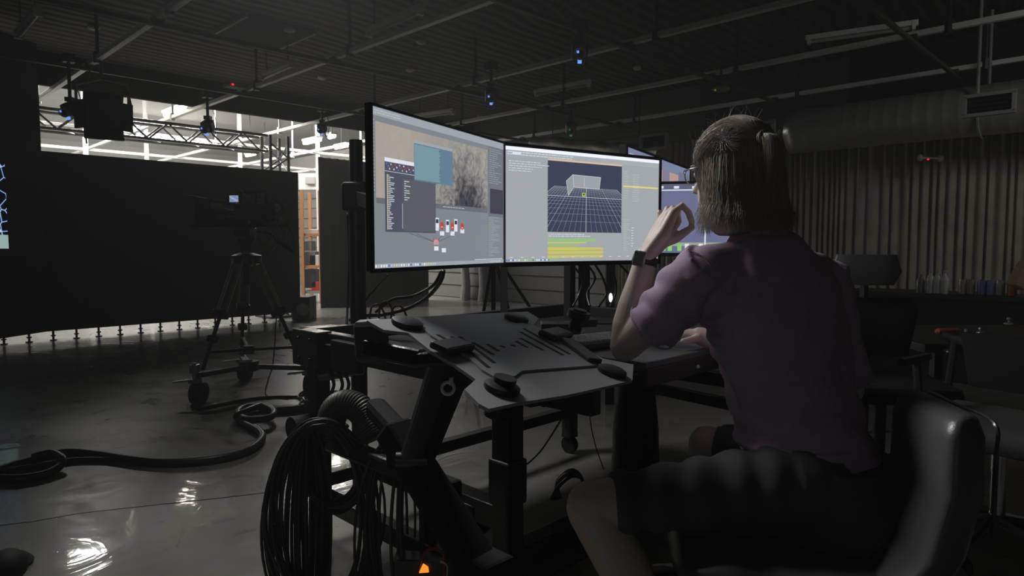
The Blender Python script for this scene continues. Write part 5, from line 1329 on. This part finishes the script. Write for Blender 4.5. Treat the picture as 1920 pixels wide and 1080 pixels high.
capt(sh, [neckb+V((0, 0, -.035)), shR], [.056, .066], 24)
dR = (elR-shR).normalized(); sh.tube([shR-dR*.03, shR+dR*.05, shR.lerp(elR, .5), slR], [.064, .066, .064, .066], 28)
# underarm webbing
capt(sh, [shL+V((.05, .03, -.04)), W(1400, 640, 1.62)], [.06, .09], 20)
so = sh.build('t_shirt', mat('plum_jersey', (.42, .30, .42), .85, noise_amt=.15, nscale=60, bump=.12, bscale=900), per)
voxel(so, .0055, 3)
me = so.data; off = V(per.location)
hem_c = W(1535, 885, 1.52)
NN = [v.normal.copy() for v in me.vertices]
for vi, v in enumerate(me.vertices):
    p = v.co+off; n = NN[vi]
    # distance along sleeve
    ds = (p-shL).dot(dS); dist = (p-shL-dS*ds).length
    sleeve = 1 if (ds > .01 and dist < .12 and p.x < .46) else 0
    f = 0
    if sleeve:
        f += .0055*math.sin((p.z*.6+p.x*1.0+p.y*.3)*95+2*noise.noise(p*9))*min(1, ds/.06)
        f += .003*noise.noise(p*18)
    else:
        low = max(0, min(1, (.80-p.z)/.25)); 
        q = p.z*70+p.x*18+3*noise.noise(p*6)
        f += low*.008*math.sin(q)
        f += (1-low)*.0025*math.sin(p.z*45-p.x*60+4*noise.noise(p*5))
        dA = (p-W(1330, 610, 1.6)).length
        f += .005*math.exp(-(dA/.11)**2)*math.sin((p.z*1.2-p.x*.8)*110)
        f += .004*noise.noise(p*11)
        if p.z < .64: f += low*.009*math.sin(p.z*150+2*noise.noise(p*10))
    v.co += n*f
# seam at shoulder & hems
b_ = MB()
cS = shL+dS*.012
sd1 = dS.cross(V((0, 1, 0))).normalized(); sd2 = sd1.cross(dS)
b_.tube([slE+perpS*.012+sd1*.068*math.cos(t)+sd2*.079*math.sin(t) for t in [2*PI*j/36 for j in range(36)]], .0028, 6, closed=True)
b_.build('sleeve_hem', MATS['plum_jersey'], so, smooth=True)
# armhole and side seams, laid on the cloth
bs = BVHTree.FromPolygons([v.co.copy() for v in me.vertices], [tuple(p.vertices) for p in me.polygons])
for seam in ([(1292, 470), (1318, 482), (1338, 508), (1352, 545), (1357, 580), (1350, 600)], [(1322, 618), (1345, 668), (1372, 720), (1388, 770)]):
    pp = []
    for (x, y) in seam:
        o0 = V((0, 0, HC))-off; h = bs.ray_cast(o0, ray(x, y).normalized())
        if h[0] is not None: pp.append(h[0]+off+h[1]*.0005)
    if len(pp) > 2:
        b_ = MB(); b_.tube(cr(pp, 6), .0016, 6); b_.build('seam', MATS['plum_jersey'], so, smooth=True)
# collar
b_ = MB(); cc = W(1424, 434, 1.685); nd = (headc-neckb).normalized(); c1_ = nd.cross(chestf).normalized(); c2_ = c1_.cross(nd)
b_.tube([cc+c1_*.078*math.cos(t)+c2_*.072*math.sin(t)-UP*.012*(1 if math.sin(t) > 0 else 0)*math.sin(t) for t in [2*PI*j/36 for j in range(36)]], .007, 8, closed=True)
b_.build('collar', MATS['plum_jersey'], so, smooth=True)
# ---------------- shorts
st = MB()
pc2 = W(1560, 925, 1.50)
st.loft([(pc2-UP*.11, left_of(pelf)*.17, pelf*.13), (pc2-UP*.05, left_of(pelf)*.19, pelf*.15), (pc2+UP*.02, left_of(pelf)*.185, pelf*.145), (pc2+UP*.09, left_of(pelf)*.165, pelf*.125)], 30)
st.ell(pc2-UP*.03+V((.02, -.03, 0)), (.19, .17, .11), None, 24, 14)
hL = hipL.lerp(knL, .90)
st.tube([hipL+V((.05, .02, 0)), hipL, hipL.lerp(knL, .35), hipL.lerp(knL, .65), hL], [.10, .108, .090, .074, .066], 28, r2=[.10, .105, .086, .070, .064])
hR = hipR.lerp(knR, .86)
st.tube([hipR+V((.04, -.02, 0)), hipR, hipR.lerp(knR, .5), hR], [.10, .10, .082, .068], 28)
sto = st.build('shorts', mat('shorts_cloth', (.07, .08, .076), .9, bump=.15, bscale=600), per); voxel(sto, .006, 4)
dT = (knL-hipL).normalized()
NN = [v.normal.copy() for v in sto.data.vertices]
for vi, v in enumerate(sto.data.vertices):
    p = v.co+off; a_ = (p-hipL).dot(dT)
    if 0.02 < a_ < .46 and p.x < .6: v.co += NN[vi]*(.0045*math.sin(a_*85+2.5*noise.noise(p*8)+p.z*12)+.003*noise.noise(p*14))
    else: v.co += NN[vi]*.006*noise.noise(p*9)
# shoes
for an, d in ((anL, V((-.9, .3, 0)).normalized()), (anR, V((-.8, .6, 0)).normalized())):
    b_ = MB(); g = V((an.x, an.y, 0)); sd = left_of(d)
    b_.loft([(g-d*.07+UP*.045, sd*.025, UP*.04, .7), (g-d*.05+UP*.05, sd*.042, UP*.049, .7), (g+d*.06+UP*.048, sd*.048, UP*.046, .7), (g+d*.15+UP*.036, sd*.05, UP*.034, .7), (g+d*.20+UP*.03, sd*.03, UP*.022, .8)], 20)
    b_.build('shoe', mat('shoe_dark', (.03, .03, .03), .6), per, smooth=True)

# ---------------- hair
hairm = bpy.data.materials.new('brown_hair'); hairm.use_nodes = True
nt = hairm.node_tree; hp = nt.nodes['Principled BSDF']; hp.inputs['Base Color'].default_value = (.33, .29, .255, 1); hp.inputs['Roughness'].default_value = .42
hp.inputs['Specular IOR Level'].default_value = .45
tie = headc-fh*.112+uh*.047+lh*.032
cap = MB()
cap.ell(headc-fh*.014+uh*.016, (.088, .108, .106), HR, 28, 18)
# bob sides & back
cap.loft([(headc-fh*.022+uh*.03, lh*.088, fh*.10), (headc-fh*.03-uh*.04, lh*.098, fh*.093), (headc-fh*.035-uh*.10, lh*.104, fh*.088), (headc-fh*.034-uh*.145, lh*.097, fh*.080), (headc-fh*.03-uh*.165, lh*.075, fh*.062)], 28)
capo = cap.build('hair', hairm, per); voxel(capo, .005, 6)
# carve face opening: push hair in front of face back
for v in capo.data.vertices:
    p = v.co+off-headc; f_ = p.dot(fh); u_ = p.dot(uh); l_ = p.dot(lh)
    if f_ > .055 and u_ < .055 and abs(l_) < .07:
        v.co -= fh*min(.1, (f_-.055)*1.2)
dg = bpy.context.evaluated_depsgraph_get()
bvh = BVHTree.FromPolygons([v.co.copy() for v in capo.data.vertices], [tuple(p.vertices) for p in capo.data.polygons])
def surf(p, lift):
    loc, nn, i, d = bvh.find_nearest(p-off)
    return loc+off+nn*lift
rnd = random.Random(11)
hs = MB()
def strand(pts, r=.0009):
    n = len(pts); hs.tube(pts, [r*(1-.7*i/(n-1)) for i in range(n)], 3, caps=False)
# upper strands: front hairline arcs to tie
for k in range(2600):
    th = rnd.uniform(-2.5, 2.5)            # around from left to right via forehead
    st_ = headc+fh*(.095*math.cos(th)-.01)+lh*.092*math.sin(th)+uh*rnd.uniform(.02, .10)
    crown = headc+uh*.125-fh*.02
    lift = rnd.uniform(0, .007)
    pts = []
    mid = (st_+tie)/2; outw = (mid-headc)
    dm_ = fh*math.cos(th)+lh*math.sin(th); w_ = max(0, 1-abs(th)/2.5)
    mid = headc-fh*.03+((st_-headc)*.5+(tie-headc)*.5).normalized()*.05+uh*(.03+.12*w_*rnd.uniform(.7, 1))+lh*.10*math.sin(th)
    P = cr([st_, mid, tie+lh*.006*math.sin(th)], 7)
    pts = [surf(p, lift+.002+.0015*noise.noise(p*40+V((k, 0, 0)))) for p in P[:-1]]+[tie+V((rnd.uniform(-.006, .006), rnd.uniform(-.006, .006), rnd.uniform(-.006, .006)))]
    strand(pts)
# lower hanging strands
for k in range(2600):
    th = rnd.uniform(-2.55, 2.55)            # 0 = back
    d = (-fh*math.cos(th)+lh*math.sin(th))
    z0 = rnd.uniform(-.02, .075)
    zend = -.165+rnd.uniform(-.02, .03)+.02*abs(math.sin(th))
    lift = rnd.uniform(0, .009); flick = rnd.uniform(-.012, .03)
    pts = []; wob = rnd.uniform(0, 6)
    for j in range(12):
        t = j/11; zz = z0+(zend-z0)*t
        p = headc-fh*.028+d*.125+uh*zz+lh*.004*math.sin(wob+5*t)+(left_of(d))*.006*math.sin(wob+4*t)
        q = surf(p, .001+lift*min(1, t*2))
        q = V((q.x, q.y, (headc-fh*.028+uh*zz).z))
        if t > .75: q += d*flick*(t-.75)*4+left_of(d)*rnd.uniform(-.002, .002)
        pts.append(q)
    strand(pts, .0007)
# flyaways
for k in range(90):
    th = rnd.uniform(-PI, PI); ph = rnd.uniform(.1, 1.5)
    d = (fh*math.cos(th)+lh*math.sin(th))*math.sin(ph)+uh*math.cos(ph)
    p0 = surf(headc+d*.12, .002); tdir = V((rnd.uniform(-1, 1), rnd.uniform(-1, 1), rnd.uniform(-.3, 1))).normalized()
    strand([p0, p0+d*.006+tdir*.012, p0+d*.011+tdir*.028, p0+d*.008+tdir*.045], .0005)
# pony tail from the tie
for k in range(420):
    a_ = rnd.uniform(0, 2*PI); r_ = rnd.uniform(0, .016)
    o_ = lh*math.cos(a_)*r_+fh*math.sin(a_)*r_*.5
    cv = rnd.uniform(.7, 1.2)
    P = [tie, tie-fh*.018+uh*.010+o_*.5, tie-fh*.042*cv-uh*.008+o_*1.3, tie-fh*.040*cv-uh*.05+o_*1.6-lh*.008, tie-fh*.026-uh*(.09+rnd.uniform(0, .03))+o_*1.3-lh*.008]
    strand(cr(P, 4), .0009)
# loose lock at the right side
for k in range(90):
    o_ = V((rnd.uniform(-.004, .004), rnd.uniform(-.006, .006), rnd.uniform(-.003, .003)))
    P = [W(1462, 290, 1.66)+o_, W(1470, 330, 1.65)+o_*1.4, W(1466, 372, 1.64)+o_, W(1476, 395, 1.64)+o_*1.2, W(1489+rnd.uniform(-4, 4), 400+rnd.uniform(-3, 3), 1.64)+o_]
    strand(cr(P, 4), .0008)
hb = hs.build('hair_strands', hairm, capo, smooth=True, auto=False)
b_ = MB(); b_.tube([tie-fh*.010+lh*.013*math.cos(t)+uh*.013*math.sin(t) for t in [2*PI*j/20 for j in range(20)]], .004, 8, closed=True)
b_.tube([tie-fh*.016+lh*.016*math.cos(t)+uh*.016*math.sin(t) for t in [2*PI*j/20 for j in range(20)]], .003, 8, closed=True)
b_.build('hair_tie', mat('tie_grey', (.22, .2, .18), .4), capo, smooth=True)
